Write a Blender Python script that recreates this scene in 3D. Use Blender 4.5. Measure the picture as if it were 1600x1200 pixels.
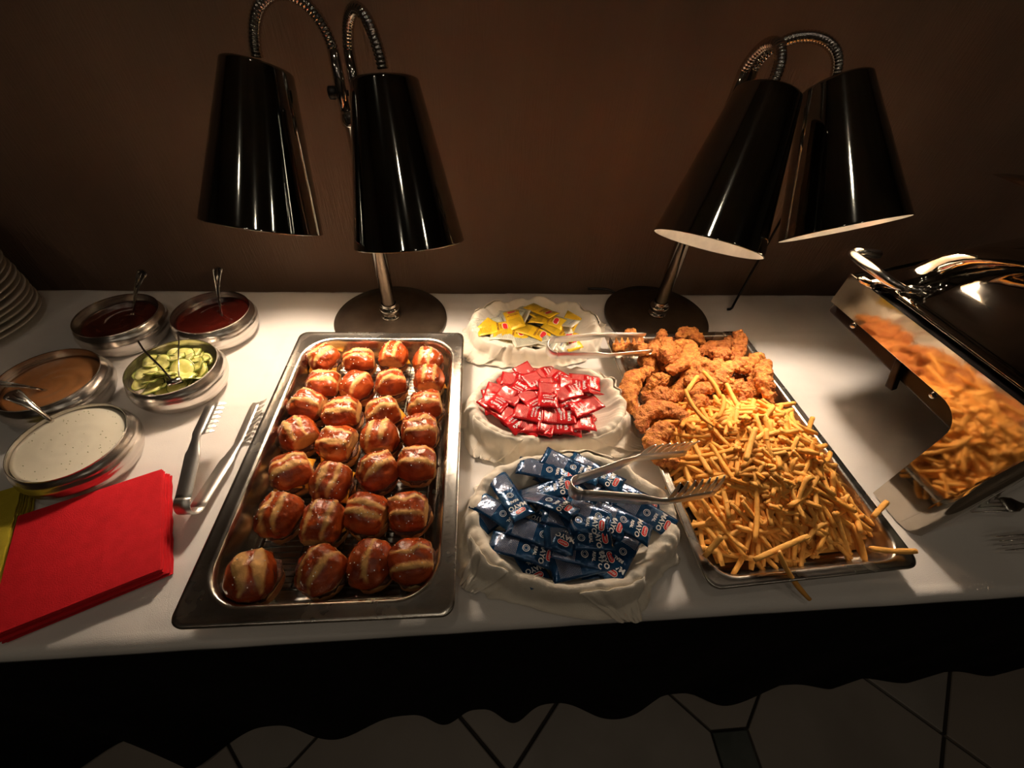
import bpy, bmesh, math, random
import numpy as np
from mathutils import Vector, Matrix, noise
for o in list(bpy.data.objects): bpy.data.objects.remove(o)
S = bpy.context.scene; COL = S.collection
PI = math.pi; R = math.radians; TZ = 0.75          # table top height
rnd = random.Random(7)
# ---------------------------------------------------------------- camera, light, exposure
F, CH, YAW, PITCH, ROLL = 654.3, 0.6173, 0.1270, 0.8053, 0.0796
def cam_axes():
    sy, cy = math.sin(YAW), math.cos(YAW)
    f = Vector((sy*math.cos(PITCH), cy*math.cos(PITCH), -math.sin(PITCH)))
    r = Vector((cy, -sy, 0)); u = r.cross(f)
    return (r*math.cos(ROLL)+u*math.sin(ROLL), u*math.cos(ROLL)-r*math.sin(ROLL), f)
AR, AU, AF = cam_axes()
cd = bpy.data.cameras.new('camera'); cam = bpy.data.objects.new('camera', cd); COL.objects.link(cam)
cd.sensor_fit = 'HORIZONTAL'; cd.sensor_width = 36; cd.lens = F/1600*36; cd.clip_start = .02
M = Matrix((AR, AU, -AF)).transposed().to_4x4(); M.translation = Vector((0, 0, CH+TZ)); cam.matrix_world = M
S.camera = cam
W = bpy.data.worlds.new('world'); S.world = W; W.use_nodes = True
W.node_tree.nodes['Background'].inputs[0].default_value = (.9, .75, .6, 1)
W.node_tree.nodes['Background'].inputs[1].default_value = .02
S.view_settings.view_transform = 'Standard'; S.view_settings.look = 'None'
S.view_settings.gamma = 1; S.view_settings.use_curve_mapping = False
S.view_settings.exposure = 0.12
BULB = [250, 200, 190, 270]       # emission of the four heat-lamp bulbs
CEIL = 42.0                        # emission of the ceiling downlights
def at(px, py, z=0.0):
    """point on the horizontal plane z (above the table top) for a measured position"""
    d = AF + AR*((px-800)/F) - AU*((py-600)/F); t = (z-CH)/d.z
    return Vector((d.x*t, d.y*t, z))
# ---------------------------------------------------------------- helpers
def link(o, parent=None):
    COL.objects.link(o)
    if parent is not None: o.parent = parent
    return o
def tag(o, label=None, cat=None, group=None, kind=None):
    if label: o['label'] = label
    if cat: o['category'] = cat
    if group: o['group'] = group
    if kind: o['kind'] = kind
    return o
def mesh(name, V, Fc, mats, smooth=True, fm=None):
    me = bpy.data.meshes.new(name); me.from_pydata([tuple(v) for v in V], [], Fc); me.update()
    if not isinstance(mats, (list, tuple)): mats = [mats]
    for m in mats: me.materials.append(m)
    if smooth: me.polygons.foreach_set('use_smooth', [True]*len(me.polygons))
    if fm: me.polygons.foreach_set('material_index', fm)
    return me
def fixn(me):
    bm = bmesh.new(); bm.from_mesh(me); bmesh.ops.recalc_face_normals(bm, faces=bm.faces); bm.to_mesh(me); bm.free(); return me
def thing(name, loc, label, cat, group=None, rz=0):
    o = bpy.data.objects.new(name, None); link(o); o.location = Vector(loc)+Vector((0, 0, TZ)); o.rotation_euler.z = rz
    o.empty_display_size = .05
    return tag(o, label, cat, group)
def obj(name, me, parent=None, mat4=None):
    o = bpy.data.objects.new(name, me); link(o, parent)
    if mat4 is not None: o.matrix_basis = mat4
    return o
class MB:                                            # mesh builder in table coordinates
    def __init__(s): s.V = []; s.F = []; s.m = []
    def add(s, V, Fc, mi=0):
        b = len(s.V); s.V += [Vector(v) for v in V]; s.F += [tuple(i+b for i in f) for f in Fc]; s.m += [mi]*len(Fc); return s
    def box(s, x0, x1, y0, y1, z0, z1, mi=0):
        V = [(x, y, z) for z in (z0, z1) for y in (y0, y1) for x in (x0, x1)]
        return s.add(V, [(0, 2, 3, 1), (4, 5, 7, 6), (0, 1, 5, 4), (1, 3, 7, 5), (3, 2, 6, 7), (2, 0, 4, 6)], mi)
    def rings(s, rs, closed=True, cap=(False, False), mi=0):
        n = len(rs[0]); V = [v for r in rs for v in r]; Fc = []
        for i in range(len(rs)-1):
            for j in range(n if closed else n-1):
                k = (j+1) % n; Fc.append((i*n+j, i*n+k, (i+1)*n+k, (i+1)*n+j))
        if cap[0]: Fc.append(tuple(reversed(range(n))))
        if cap[1]: Fc.append(tuple((len(rs)-1)*n+j for j in range(n)))
        return s.add(V, Fc, mi)
    def tube(s, P, rad, n=12, cap=True, mi=0, flat=1.0):
        P = [Vector(p) for p in P]; rad = rad if isinstance(rad, (list, tuple)) else [rad]*len(P)
        t0 = (P[1]-P[0]).normalized(); a = t0.orthogonal().normalized(); rs = []
        for i, p in enumerate(P):
            t = (P[min(i+1, len(P)-1)]-P[max(i-1, 0)]).normalized()
            a = (a-t*a.dot(t)).normalized(); b = t.cross(a)
            rs.append([p+(a*math.cos(q)+b*math.sin(q)*flat)*rad[i] for q in [2*PI*k/n for k in range(n)]])
        return s.rings(rs, cap=(cap, cap), mi=mi)
    def lathe(s, prof, c=(0, 0, 0), n=48, axis=None, cap=(False, False), mi=0):
        c = Vector(c); ax = Vector(axis).normalized() if axis is not None else Vector((0, 0, 1))
        q = Vector((0, 0, 1)).rotation_difference(ax)
        rs = [[c+q@Vector((r*math.cos(t), r*math.sin(t), z)) for t in [2*PI*k/n for k in range(n)]] for r, z in prof]
        return s.rings(rs, cap=cap, mi=mi)
    def prism(s, poly, d, mi=0):                     # poly: 3-D loop, extruded by vector d
        n = len(poly); P = [Vector(p) for p in poly]; Q = [p+Vector(d) for p in P]
        s.add(P+Q, [tuple(reversed(range(n))), tuple(range(n, 2*n))]+[(i, (i+1) % n, n+(i+1) % n, n+i) for i in range(n)], mi); return s
    def build(s, name, mats, parent=None, smooth=True, local=False, loc=None, fix=True, bevel=0):
        off = Vector((0, 0, TZ))
        if parent is not None and not local:         # vertices given in table coordinates, parent rotation allowed
            inv = (Matrix.Translation(parent.location) @ Matrix.Rotation(parent.rotation_euler.z, 4, 'Z')).inverted() if parent.type == 'EMPTY' and parent.parent is None else Matrix.Translation(-parent_origin(parent))
            V = [inv @ (v+off) for v in s.V]
        elif local: V = s.V
        else:
            loc = Vector(loc) if loc is not None else centre_base(s.V); V = [v-loc for v in s.V]
        me = mesh(name, V, s.F, mats, smooth, s.m)
        if fix: fixn(me)
        o = obj(name, me, parent)
        if parent is None and not local: o.location = loc+off
        if bevel:
            b = o.modifiers.new('bevel', 'BEVEL'); b.width = bevel; b.segments = 2; b.limit_method = 'ANGLE'
        return o
def parent_origin(p):
    v = Vector((0, 0, 0))
    while p is not None: v += p.location; p = p.parent
    return v
def centre_base(V):
    return Vector((sum(v.x for v in V)/len(V), sum(v.y for v in V)/len(V), min(v.z for v in V)))
def fbm(p, s, o=3): return noise.fractal(Vector(p)*s, 1.0, 2.0, o)
def smooth_path(P, n):
    P = [Vector(p) for p in P]; P = [P[0]*2-P[1]]+P+[P[-1]*2-P[-2]]; out = []; m = len(P)-3
    for k in range(n):
        t = k/(n-1)*m; i = min(int(t), m-1); t -= i; a, b, c, d = P[i:i+4]
        out.append(.5*((2*b)+(c-a)*t+(2*a-5*b+4*c-d)*t*t+(3*b-a-3*c+d)*t**3))
    return out
# ---------------------------------------------------------------- materials
MATS = {}
def mat(name, c1, c2=None, scale=20, rough=.5, metal=0, bump=0, bscale=60, coat=0, emis=0, ecol=None, spec=.5, rvar=0, sss=0, det=4,
        contrast=(.35, .65), stretch=None, randcol=None, attr=None, c3=None, trans=0, ior=1.45, sheen=0):
    m = bpy.data.materials.new(name); m.use_nodes = True; nt = m.node_tree; N = nt.nodes; L = nt.links
    b = N['Principled BSDF']; MATS[name] = m
    b.inputs['Roughness'].default_value = rough; b.inputs['Metallic'].default_value = metal
    b.inputs['Specular IOR Level'].default_value = spec; b.inputs['Coat Weight'].default_value = coat
    b.inputs['Coat Roughness'].default_value = .12; b.inputs['IOR'].default_value = ior
    b.inputs['Transmission Weight'].default_value = trans; b.inputs['Sheen Weight'].default_value = sheen
    if sss: b.inputs['Subsurface Weight'].default_value = sss; b.inputs['Subsurface Radius'].default_value = (.01, .006, .003); b.inputs['Subsurface Scale'].default_value = 1
    b.inputs['Base Color'].default_value = (*c1, 1)
    tc = N.new('ShaderNodeTexCoord'); src = tc.outputs['Object']
    if stretch:
        mp = N.new('ShaderNodeMapping'); mp.inputs['Scale'].default_value = stretch; L.new(src, mp.inputs[0]); src = mp.outputs[0]
    col = None
    if c2 is not None:
        n = N.new('ShaderNodeTexNoise'); n.inputs['Scale'].default_value = scale; n.inputs['Detail'].default_value = det; L.new(src, n.inputs[0])
        r = N.new('ShaderNodeValToRGB'); r.color_ramp.elements[0].position = contrast[0]; r.color_ramp.elements[1].position = contrast[1]
        r.color_ramp.elements[0].color = (*c1, 1); r.color_ramp.elements[1].color = (*c2, 1); L.new(n.outputs[0], r.inputs[0]); col = r.outputs[0]
        if rvar:
            mr = N.new('ShaderNodeMapRange'); mr.inputs[3].default_value = rough-rvar; mr.inputs[4].default_value = rough+rvar
            L.new(n.outputs[0], mr.inputs[0]); L.new(mr.outputs[0], b.inputs['Roughness'])
    def mix(fac, a, c, op='MIX'):
        x = N.new('ShaderNodeMix'); x.data_type = 'RGBA'; x.blend_type = op
        if hasattr(fac, 'type') or hasattr(fac, 'links'): L.new(fac, x.inputs[0])
        else: x.inputs[0].default_value = fac
        if isinstance(a, tuple): x.inputs[6].default_value = (*a, 1)
        else: L.new(a, x.inputs[6])
        if isinstance(c, tuple): x.inputs[7].default_value = (*c, 1)
        else: L.new(c, x.inputs[7])
        return x.outputs[2]
    if attr and c3:
        a = N.new('ShaderNodeAttribute'); a.attribute_name = attr
        col = mix(a.outputs['Fac'], col or c1, c3)
        mr = N.new('ShaderNodeMapRange'); mr.inputs[3].default_value = rough; mr.inputs[4].default_value = .6
        L.new(a.outputs['Fac'], mr.inputs[0]); L.new(mr.outputs[0], b.inputs['Roughness'])
        inv = N.new('ShaderNodeMapRange'); inv.inputs[3].default_value = coat; inv.inputs[4].default_value = 0
        L.new(a.outputs['Fac'], inv.inputs[0]); L.new(inv.outputs[0], b.inputs['Coat Weight'])
    if randcol:
        oi = N.new('ShaderNodeObjectInfo'); col = mix(oi.outputs['Random'], col or c1, mix(.65, col or c1, randcol))
    if col is not None: L.new(col, b.inputs['Base Color'])
    if bump:
        n2 = N.new('ShaderNodeTexNoise'); n2.inputs['Scale'].default_value = bscale; n2.inputs['Detail'].default_value = 5; L.new(src, n2.inputs[0])
        bp = N.new('ShaderNodeBump'); bp.inputs['Strength'].default_value = 1; bp.inputs['Distance'].default_value = bump
        L.new(n2.outputs[0], bp.inputs['Height']); L.new(bp.outputs[0], b.inputs['Normal'])
        if coat: L.new(bp.outputs[0], b.inputs['Coat Normal'])
    if emis:
        b.inputs['Emission Color'].default_value = (*(ecol or c1), 1); b.inputs['Emission Strength'].default_value = emis
    return m
m_wall = mat('brown_wallcovering', (.190, .120, .080), (.220, .140, .094), 2.2, .85, bump=.0012, bscale=90, stretch=(3, 3, .3))
m_sidewall = mat('dark_plaster', (.20, .17, .14), (.26, .22, .18), 3, .9)
m_ceil = mat('dark_ceiling', (.24, .22, .19), (.28, .26, .22), 3, .9)
m_tile = mat('beige_floor_tile', (.24, .215, .19), (.30, .27, .24), 6, .45, bump=.0004, bscale=30, randcol=(.25, .2, .16))
m_dot = mat('dark_inset_tile', (.05, .06, .055), (.09, .1, .09), 12, .35)
m_grout = mat('grout', (.035, .03, .026), (.05, .04, .035), 40, .9)
m_cloth = mat('white_table_linen', (.77, .735, .70), (.84, .805, .77), 7, .9, bump=.00035, bscale=900, sheen=.1)
m_skirt = mat('black_skirt_fabric', (.003, .003, .004), (.006, .0055, .0065), 20, .95, spec=.15, bump=.0004, bscale=500)
m_wood = mat('table_plywood', (.2, .13, .08), (.28, .18, .1), 8, .7)
m_linen = mat('cream_napkin_cloth', (.80, .72, .60), (.87, .80, .68), 30, .9, bump=.0005, bscale=700, sheen=.2)
m_steelp = mat('worn_pan_steel', (.50, .47, .42), (.64, .60, .54), 14, .26, 1, bump=.00025, bscale=120, rvar=.09)
m_steel = mat('polished_steel', (.62, .59, .55), (.68, .65, .61), 25, .17, 1, bump=.00008, bscale=200, rvar=.05)
m_tong = mat('satin_steel', (.74, .70, .65), (.80, .76, .71), 25, .40, 1, bump=.00008, bscale=200, rvar=.05)
m_brush = mat('hammered_steel', (.60, .56, .52), (.74, .70, .65), 18, .24, 1, bump=.0007, bscale=30, rvar=.07, stretch=(1, 1, 6))
m_chrome = mat('dark_chrome', (.30, .31, .29), (.34, .34, .32), 8, .06, 1, bump=.00003, bscale=60)
m_pole = mat('lamp_chrome', (.62, .58, .53), None, rough=.07, metal=1)
m_base = mat('lamp_base_metal', (.085, .060, .045), (.115, .085, .06), 30, .42, .8)
m_refl = mat('aluminium_reflector', (.60, .53, .44), (.72, .64, .53), 35, .30, .9, bump=.0009, bscale=45)
m_mirror = mat('mirror_steel', (.50, .45, .38), (.56, .50, .42), 6, .075, 1, bump=.0004, bscale=9)
m_black = mat('black_enamel', (.006, .005, .005), (.012, .010, .009), 20, .32, spec=.2, bump=.0001, bscale=90)
m_plate = mat('ceramic', (.70, .62, .53), (.76, .68, .58), 9, .22, coat=.3)
m_redn = mat('red_paper', (.56, .003, .010), (.64, .006, .016), 60, .85, bump=.0006, bscale=600)
m_yeln = mat('olive_yellow_paper', (.48, .38, .02), (.55, .44, .03), 60, .85, bump=.0006, bscale=600)
m_crust = mat('pretzel_crust', (.19, .024, .006), (.44, .075, .012), 38, .27, bump=.0016, bscale=130, coat=.35, attr='pale', c3=(.80, .46, .15), contrast=(.3, .7))
m_crumb = mat('bread_crumb', (.78, .52, .25), (.62, .32, .1), 60, .85, bump=.0016, bscale=260, contrast=(.4, .75))
m_heel = mat('bun_heel', (.36, .09, .025), (.62, .30, .10), 30, .5, bump=.0008, bscale=120)
m_patty = mat('beef_patty', (.07, .022, .012), (.16, .06, .032), 90, .5, bump=.003, bscale=240)
m_cheese = mat('orange_cheese', (.95, .42, .04), (.90, .36, .03), 20, .35, coat=.2)
m_salt = mat('salt_grain', (.95, .92, .86), None, rough=.3)
m_chick = mat('crispy_breading', (.44, .105, .016), (.82, .34, .070), 110, .6, bump=.0040, bscale=330, coat=.05, contrast=(.36, .62), randcol=(.40, .12, .03), det=6)
m_fry = mat('fried_potato', (.87, .395, .070), (.74, .26, .038), 26, .62, bump=.0009, bscale=240, spec=.3, contrast=(.42, .8), randcol=(.92, .50, .13))
m_fryend = mat('browned_potato_tip', (.62, .25, .05), (.80, .42, .11), 40, .5, bump=.0007, bscale=220)
m_bbq = mat('barbecue_sauce', (.055, .007, .004), (.08, .010, .005), 20, .12, coat=.5, bump=.0015, bscale=16)
m_ket = mat('tomato_sauce', (.034, .003, .002), (.052, .005, .003), 20, .13, coat=.5, bump=.0022, bscale=18)
m_must = mat('brown_mustard', (.40, .17, .060), (.50, .22, .085), 14, .3, coat=.2, bump=.0022, bscale=24)
m_ranch = mat('cream_dressing', (.84, .78, .62), (.88, .82, .66), 12, .3, coat=.25, bump=.0008, bscale=20)
m_herb = mat('herb_fleck', (.36, .34, .16), None, rough=.6)
m_pick = mat('pickle_flesh', (.60, .56, .10), (.80, .76, .28), 45, .2, coat=.5, bump=.0009, bscale=120, contrast=(.35, .6), randcol=(.78, .74, .35))
m_rind = mat('pickle_rind', (.14, .17, .025), (.24, .26, .05), 60, .25, coat=.4)
m_wicker = mat('brown_wicker', (.16, .09, .04), (.24, .14, .06), 60, .7, bump=.001, bscale=150)
m_bulb = mat('glowing_bulb', (1, .8, .5))
m_black_plastic = mat('black_plastic', (.015, .014, .013), None, rough=.4)
m_white = mat('white_ink', (.86, .86, .86), None, rough=.35)
m_redink = mat('red_ink', (.72, .03, .03), None, rough=.3)
m_brownink = mat('brown_ink', (.22, .06, .02), None, rough=.4)
m_navyink = mat('navy_ink', (.02, .03, .16), None, rough=.4)
def foil(name, c1, c2, ink, rough, metal, lines, area):
    """packet film with rows of small illegible print inside a UV area (x0,x1,y0,y1)"""
    m = mat(name, c1, c2, 30, rough, metal, bump=.0022, bscale=75, coat=.6)
    nt = m.node_tree; N = nt.nodes; L = nt.links; b = N['Principled BSDF']
    uv = N.new('ShaderNodeUVMap'); uv.uv_map = 'UVMap'; sp = N.new('ShaderNodeSeparateXYZ'); L.new(uv.outputs[0], sp.inputs[0])
    mp = N.new('ShaderNodeMapping'); mp.inputs['Rotation'].default_value = (0, 0, PI/2); L.new(uv.outputs[0], mp.inputs[0])
    br = N.new('ShaderNodeTexBrick'); br.inputs['Scale'].default_value = lines; br.inputs['Brick Width'].default_value = 1.7; br.inputs['Row Height'].default_value = .42
    br.inputs['Mortar Size'].default_value = .13; br.inputs['Color1'].default_value = (1, 1, 1, 1); br.inputs['Color2'].default_value = (.8, .8, .8, 1); br.inputs['Mortar'].default_value = (0, 0, 0, 1)
    br.offset_frequency = 2; br.inputs['Bias'].default_value = 0
    L.new(mp.outputs[0], br.inputs[0])
    def cmp(a, v, gt):
        k = N.new('ShaderNodeMath'); k.operation = 'GREATER_THAN' if gt else 'LESS_THAN'; L.new(a, k.inputs[0]); k.inputs[1].default_value = v; return k.outputs[0]
    def mul(a, c):
        k = N.new('ShaderNodeMath'); k.operation = 'MULTIPLY'; L.new(a, k.inputs[0]); L.new(c, k.inputs[1]); return k.outputs[0]
    f = mul(mul(cmp(sp.outputs[0], area[0], True), cmp(sp.outputs[0], area[1], False)), mul(cmp(sp.outputs[1], area[2], True), cmp(sp.outputs[1], area[3], False)))
    f = mul(f, br.outputs[0])
    x = N.new('ShaderNodeMix'); x.data_type = 'RGBA'; L.new(f, x.inputs[0])
    old = b.inputs['Base Color'].links[0].from_socket; L.new(old, x.inputs[6]); x.inputs[7].default_value = (*ink, 1); L.new(x.outputs[2], b.inputs['Base Color'])
    return m
m_fblue = foil('blue_packet_film', (.008, .050, .145), (.012, .075, .19), (.55, .53, .60), .20, .4, 22, (.10, .42, .12, .88))
m_fred = foil('red_packet_film', (.48, .003, .007), (.58, .006, .010), (.86, .34, .32), .3, .25, 17, (.08, .45, .12, .88))
m_fyel = foil('yellow_packet_film', (.80, .50, .015), (.86, .56, .02), (.30, .16, .03), .36, .1, 17, (.08, .40, .12, .88))
m_fwht = foil('pale_packet_back', (.62, .60, .48), (.70, .68, .55), (.10, .11, .05), .4, .1, 17, (.08, .92, .10, .90))
# ---------------------------------------------------------------- the room
def struct(o): o['kind'] = 'structure'; return o
Z0 = -TZ
wb = .962
struct(MB().box(-3.2, 3.6, wb, wb+.12, Z0, 2.2).build('wall_back', m_wall, smooth=False))
struct(MB().box(-3.3, -3.2, -3.2, wb+.12, Z0, 2.2).build('wall_left', m_sidewall, smooth=False))
struct(MB().box(3.6, 3.7, -3.2, wb+.12, Z0, 2.2).build('wall_right', m_sidewall, smooth=False))
struct(MB().box(-3.3, 3.7, -3.3, -3.2, Z0, 2.2).build('wall_front', m_sidewall, smooth=False))
struct(MB().box(-3.3, 3.7, -3.3, wb+.12, 2.2, 2.3).build('ceiling', m_ceil, smooth=False))
floor = struct(MB().box(-3.3, 3.7, -3.3, wb+.12, Z0-.1, Z0-.012).build('floor', m_grout, smooth=False))
# clipped floor tiles on a 45 degree grid, small dark insets on every other node
q = .2865; c0 = Vector((.644, .010)); clip = .068
e1 = Vector((q, q)); e2 = Vector((q, -q)); nodes = {}
def tile_poly(i, j):
    P = [(i, j), (i+1, j), (i+1, j+1), (i, j+1)]; out = []
    g = .004
    for k in range(4):
        a, b, c = P[k-1], P[k], P[(k+1) % 4]
        pa, pb, pc = [c0+e1*t[0]+e2*t[1] for t in (a, b, c)]
        if b[0] % 2 == 0 and b[1] % 2 == 0:
            out += [pb+(pa-pb).normalized()*clip, pb+(pc-pb).normalized()*clip]
        else: out.append(pb)
    m = sum(out, Vector((0, 0)))/len(out)
    return [m+(p-m)*(1-g/.2) for p in out], m
dm = None
for i in range(-5, 6):
    for j in range(-5, 6):
        P, m = tile_poly(i, j)
        if not(-3.2 < m.x < 3.6 and -3.2 < m.y < .75): continue
        if abs(m.x-.4) > 2.2 or m.y < -1.6: continue
        b = MB(); n = len(P)
        b.prism([(p.x, p.y, Z0-.012) for p in P], (0, 0, .0105)); lo = len(b.V)
        top = [Vector((m.x+(p.x-m.x)*.99, m.y+(p.y-m.y)*.99, Z0)) for p in P]
        b.rings([[Vector((p.x, p.y, Z0-.0015)) for p in P], top], cap=(False, True))
        b.build('floor_tile', m_tile, floor, smooth=False, fix=True)
for i in range(-4, 6, 2):
    for j in range(-4, 6, 2):
        c = c0+e1*i+e2*j
        if abs(c.x-.4) > 2.2 or not -1.6 < c.y < .9: continue
        h = clip*.7071-.002
        MB().rings([[(c.x+sx*w, c.y+sy*w, z) for sx, sy in ((-1, -1), (1, -1), (1, 1), (-1, 1))] for w, z in ((h, Z0-.012), (h, Z0-.0015), (h-.002, Z0))], cap=(True, True)).build('inset_tile', m_dot, floor, smooth=False)
# ceiling downlights
for k, (x, y) in enumerate([(-.55, -1.5), (.15, -1.0), (.75, -1.7), (1.7, -.8), (-.1, .05), (1.0, -2.5), (-.9, -2.4), (2.6, -1.9), (-1.1, -.6)]):
    d = thing('ceiling_downlight', (x, y, 2.2), 'round recessed ceiling downlight above the buffet aisle', 'ceiling light', 'ceiling downlights over the aisle')
    MB().lathe([(.045, -.003), (.07, -.003), (.07, 0), (.045, 0)], (x, y, 2.2), 32).build('trim_ring', m_steel, d)
    MB().lathe([(.001, -.002), (.045, -.002)], (x, y, 2.2), 32).build('diffuser', mat('downlight_glow', (1, .86, .68), emis=CEIL, ecol=(1, .84, .64)) if k == 0 else MATS['downlight_glow'], d, fix=False)
    MATS['downlight_glow'].use_backface_culling = False
# ---------------------------------------------------------------- table
YF, YB = .155, .9125
X0, X1 = -1.75, 2.15
t = thing('banquet_table', ((X0+X1)/2, (YF+YB)/2, -TZ), 'long banquet table under the white cloth and black skirt', 'table')
MB().box(X0+.02, X1-.02, YF+.012, YB-.012, -.032, -.004).build('tabletop', m_wood, t, smooth=False)
for x in (X0+.15, (X0+X1)/2, X1-.15):
    for y in (YF+.09, YB-.09): MB().tube([(x, y, Z0), (x, y, -.03)], .014).build('leg', m_steel, t)
def creases(x, y):
    z = 0
    for (a, b, c, w, h) in [(0, 1, -.544, .004, .0011), (1, 0, .408, .005, .0010), (1, 0, .35, .004, -.0010), (1, .45, -.50, .006, .0013), (.8, -.6, -.02, .006, .0012), (1, 0, -.36, .006, .0010), (0, 1, -.75, .005, .0008)]:
        d = a*x+b*y+c; z += h*math.exp(-(d/w)**2)
    return z
b = MB(); nx = 520; rows = []
ys = [YB+.004, YB+.002]+[YB-(YB-YF-.012)*k/110 for k in range(111)]+[YF+.006, YF, YF-.004, YF-.0055, YF-.0062, YF-.0066]
zs = [-.03, -.004]+[0]*111+[-.0009, -.0035, -.008, -.014, -.019, -.024]
for k, (y, z) in enumerate(zip(ys, zs)):
    r = []
    for i in range(nx+1):
        x = X0-.01+(X1-X0+.02)*i/nx
        w = .0016*fbm((x, y, 0), 5)+.0012*fbm((x*.7, y*2, 3), 13)+creases(x, y)
        if k >= 113: r.append(Vector((x, y-.0015*fbm((x, 0, 9), 9), z+min(0, w)-(.004*fbm((x, 0, 4), 3) if k > 114 else 0))))
        else: r.append(Vector((x, y, z+max(-.0022, min(.0022, w))-.0018)))
    rows.append(r)
b.rings(rows, closed=False)
tc = b.build('tablecloth', m_cloth, loc=(.2, .53, 0), fix=True)
tag(tc, 'white tablecloth covering the whole buffet table', 'tablecloth')
# black skirt
b = MB(); rows = []; nx = 900
for k in range(17):
    f = k/16; r = []
    for i in range(nx+1):
        x = X0-.01+(X1-X0+.02)*i/nx
        ph = x*24+2.6*fbm((x, 0, 0), 1.7, 2); am = .010+.035*f*(1.15 if x < .75 else .45)*(.75+.5*fbm((x, 2, 0), 2.3))
        am *= 1+1.1*max(0, -.25-x)
        w = (.5-.5*math.cos(ph))**1.5
        r.append(Vector((x, YF-.008-.006*f-am*w*(f**.6), -.016-(TZ-.022)*f+(.012*w-.004*math.sin(ph*1.7))*f)))
    rows.append(r)
b.rings(rows, closed=False)
tag(b.build('table_skirt', m_skirt, loc=(.2, YF-.01, Z0), fix=False), 'black pleated skirt hanging from the front edge of the buffet table', 'table skirt')
# ---------------------------------------------------------------- trays
def rrect(hx, hy, r, n=8):
    out = []
    for cx, cy, a0 in ((hx-r, hy-r, 0), (-hx+r, hy-r, PI/2), (-hx+r, -hy+r, PI), (hx-r, -hy+r, 3*PI/2)):
        for k in range(n+1):
            a = a0+PI/2*k/n; out.append((cx+r*math.cos(a), cy+r*math.sin(a)))
    return out
def pan(name, c, ang, H, rimw, rc, ri, taper, label, mats):
    t = thing(name, (c[0], c[1], 0), label, 'pan', rz=ang); hx, hy = .1625, .265
    th = .0012
    prof = [(hx-rimw-taper-.012, ri*.5, .0002), (hx-rimw-taper-.003, ri*.75, .002), (hx-rimw-taper, ri*.85, .010), (hx-rimw-.002, ri, H-.010), (hx-rimw+.001, ri+.002, H-.004), (hx-.001, rc, H-.004), (hx, rc, H-.005),
            (hx, rc, H-.001), (hx-.0015, rc, H), (hx-.005, rc, H-.0005), (hx-rimw+.004, ri+.004, H-.0008), (hx-rimw+.001, ri+.002, H-.0004), (hx-rimw-.002, ri, H-.003), (hx-rimw-.004, ri, H-.010), (hx-rimw-taper-.002, ri*.85, .012), (hx-rimw-taper-.006, ri*.75, .004), (hx-rimw-taper-.016, ri*.5, .0016)]
    d = hy-hx; b = MB()
    b.rings([[Vector((x, y, z)) for x, y in rrect(h, h+d, r)] for h, r, z in prof], cap=(True, True))
    b.build('tray_body', mats, t, local=True)
    return t
PL = (-.1874, .4155, -.0119); PR = (.4595, .4389, .0441)
pan('hotel_pan', PL[:2], PL[2], .0615, .021, .016, .052, .012, 'deep worn steel pan holding rows of pretzel sliders on a wire rack', m_steelp)
pan('serving_pan', PR[:2], PR[2], .0395, .013, .020, .036, .012, 'shallow steel tray heaped with fried chicken and french fries', m_steelp)
def tl(P, u, v): c, s = math.cos(P[2]), math.sin(P[2]); return (P[0]+u*c-v*s, P[1]+u*s+v*c)
t = thing('wire_rack', (PL[0], PL[1], .0045), 'dark wire cooling rack lying in the pan under the pretzel sliders', 'rack', rz=PL[2])
b = MB()
hw, hl = .112, .212
for k in range(53): y = -hl+2*hl*k/52; b.tube([(-hw, y, .0125), (hw, y, .0125)], .0008, 5)
b.build('cross_wires', m_chrome, t, local=True)['kind'] = 'stuff'
for k in range(5): x = -hw+2*hw*k/4; MB().tube([(x, -hl, .0105), (x, hl, .0105)], .0013, 6).build('long_wire', m_chrome, t, local=True)
b = MB(); L = [(x, y, .0125) for x, y in rrect(hw, hl, .012, 4)]; b.tube(L+[L[0]], .0018, 8, cap=False); b.build('rack_frame', m_chrome, t, local=True)
for sx in (-1, 1):
    for sy in (-1, 1): MB().tube([(sx*hw*.9, sy*hl*.8, 0.0), (sx*hw*.9, sy*hl*.8, .011)], .0016, 6).build('foot', m_chrome, t, local=True)
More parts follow.
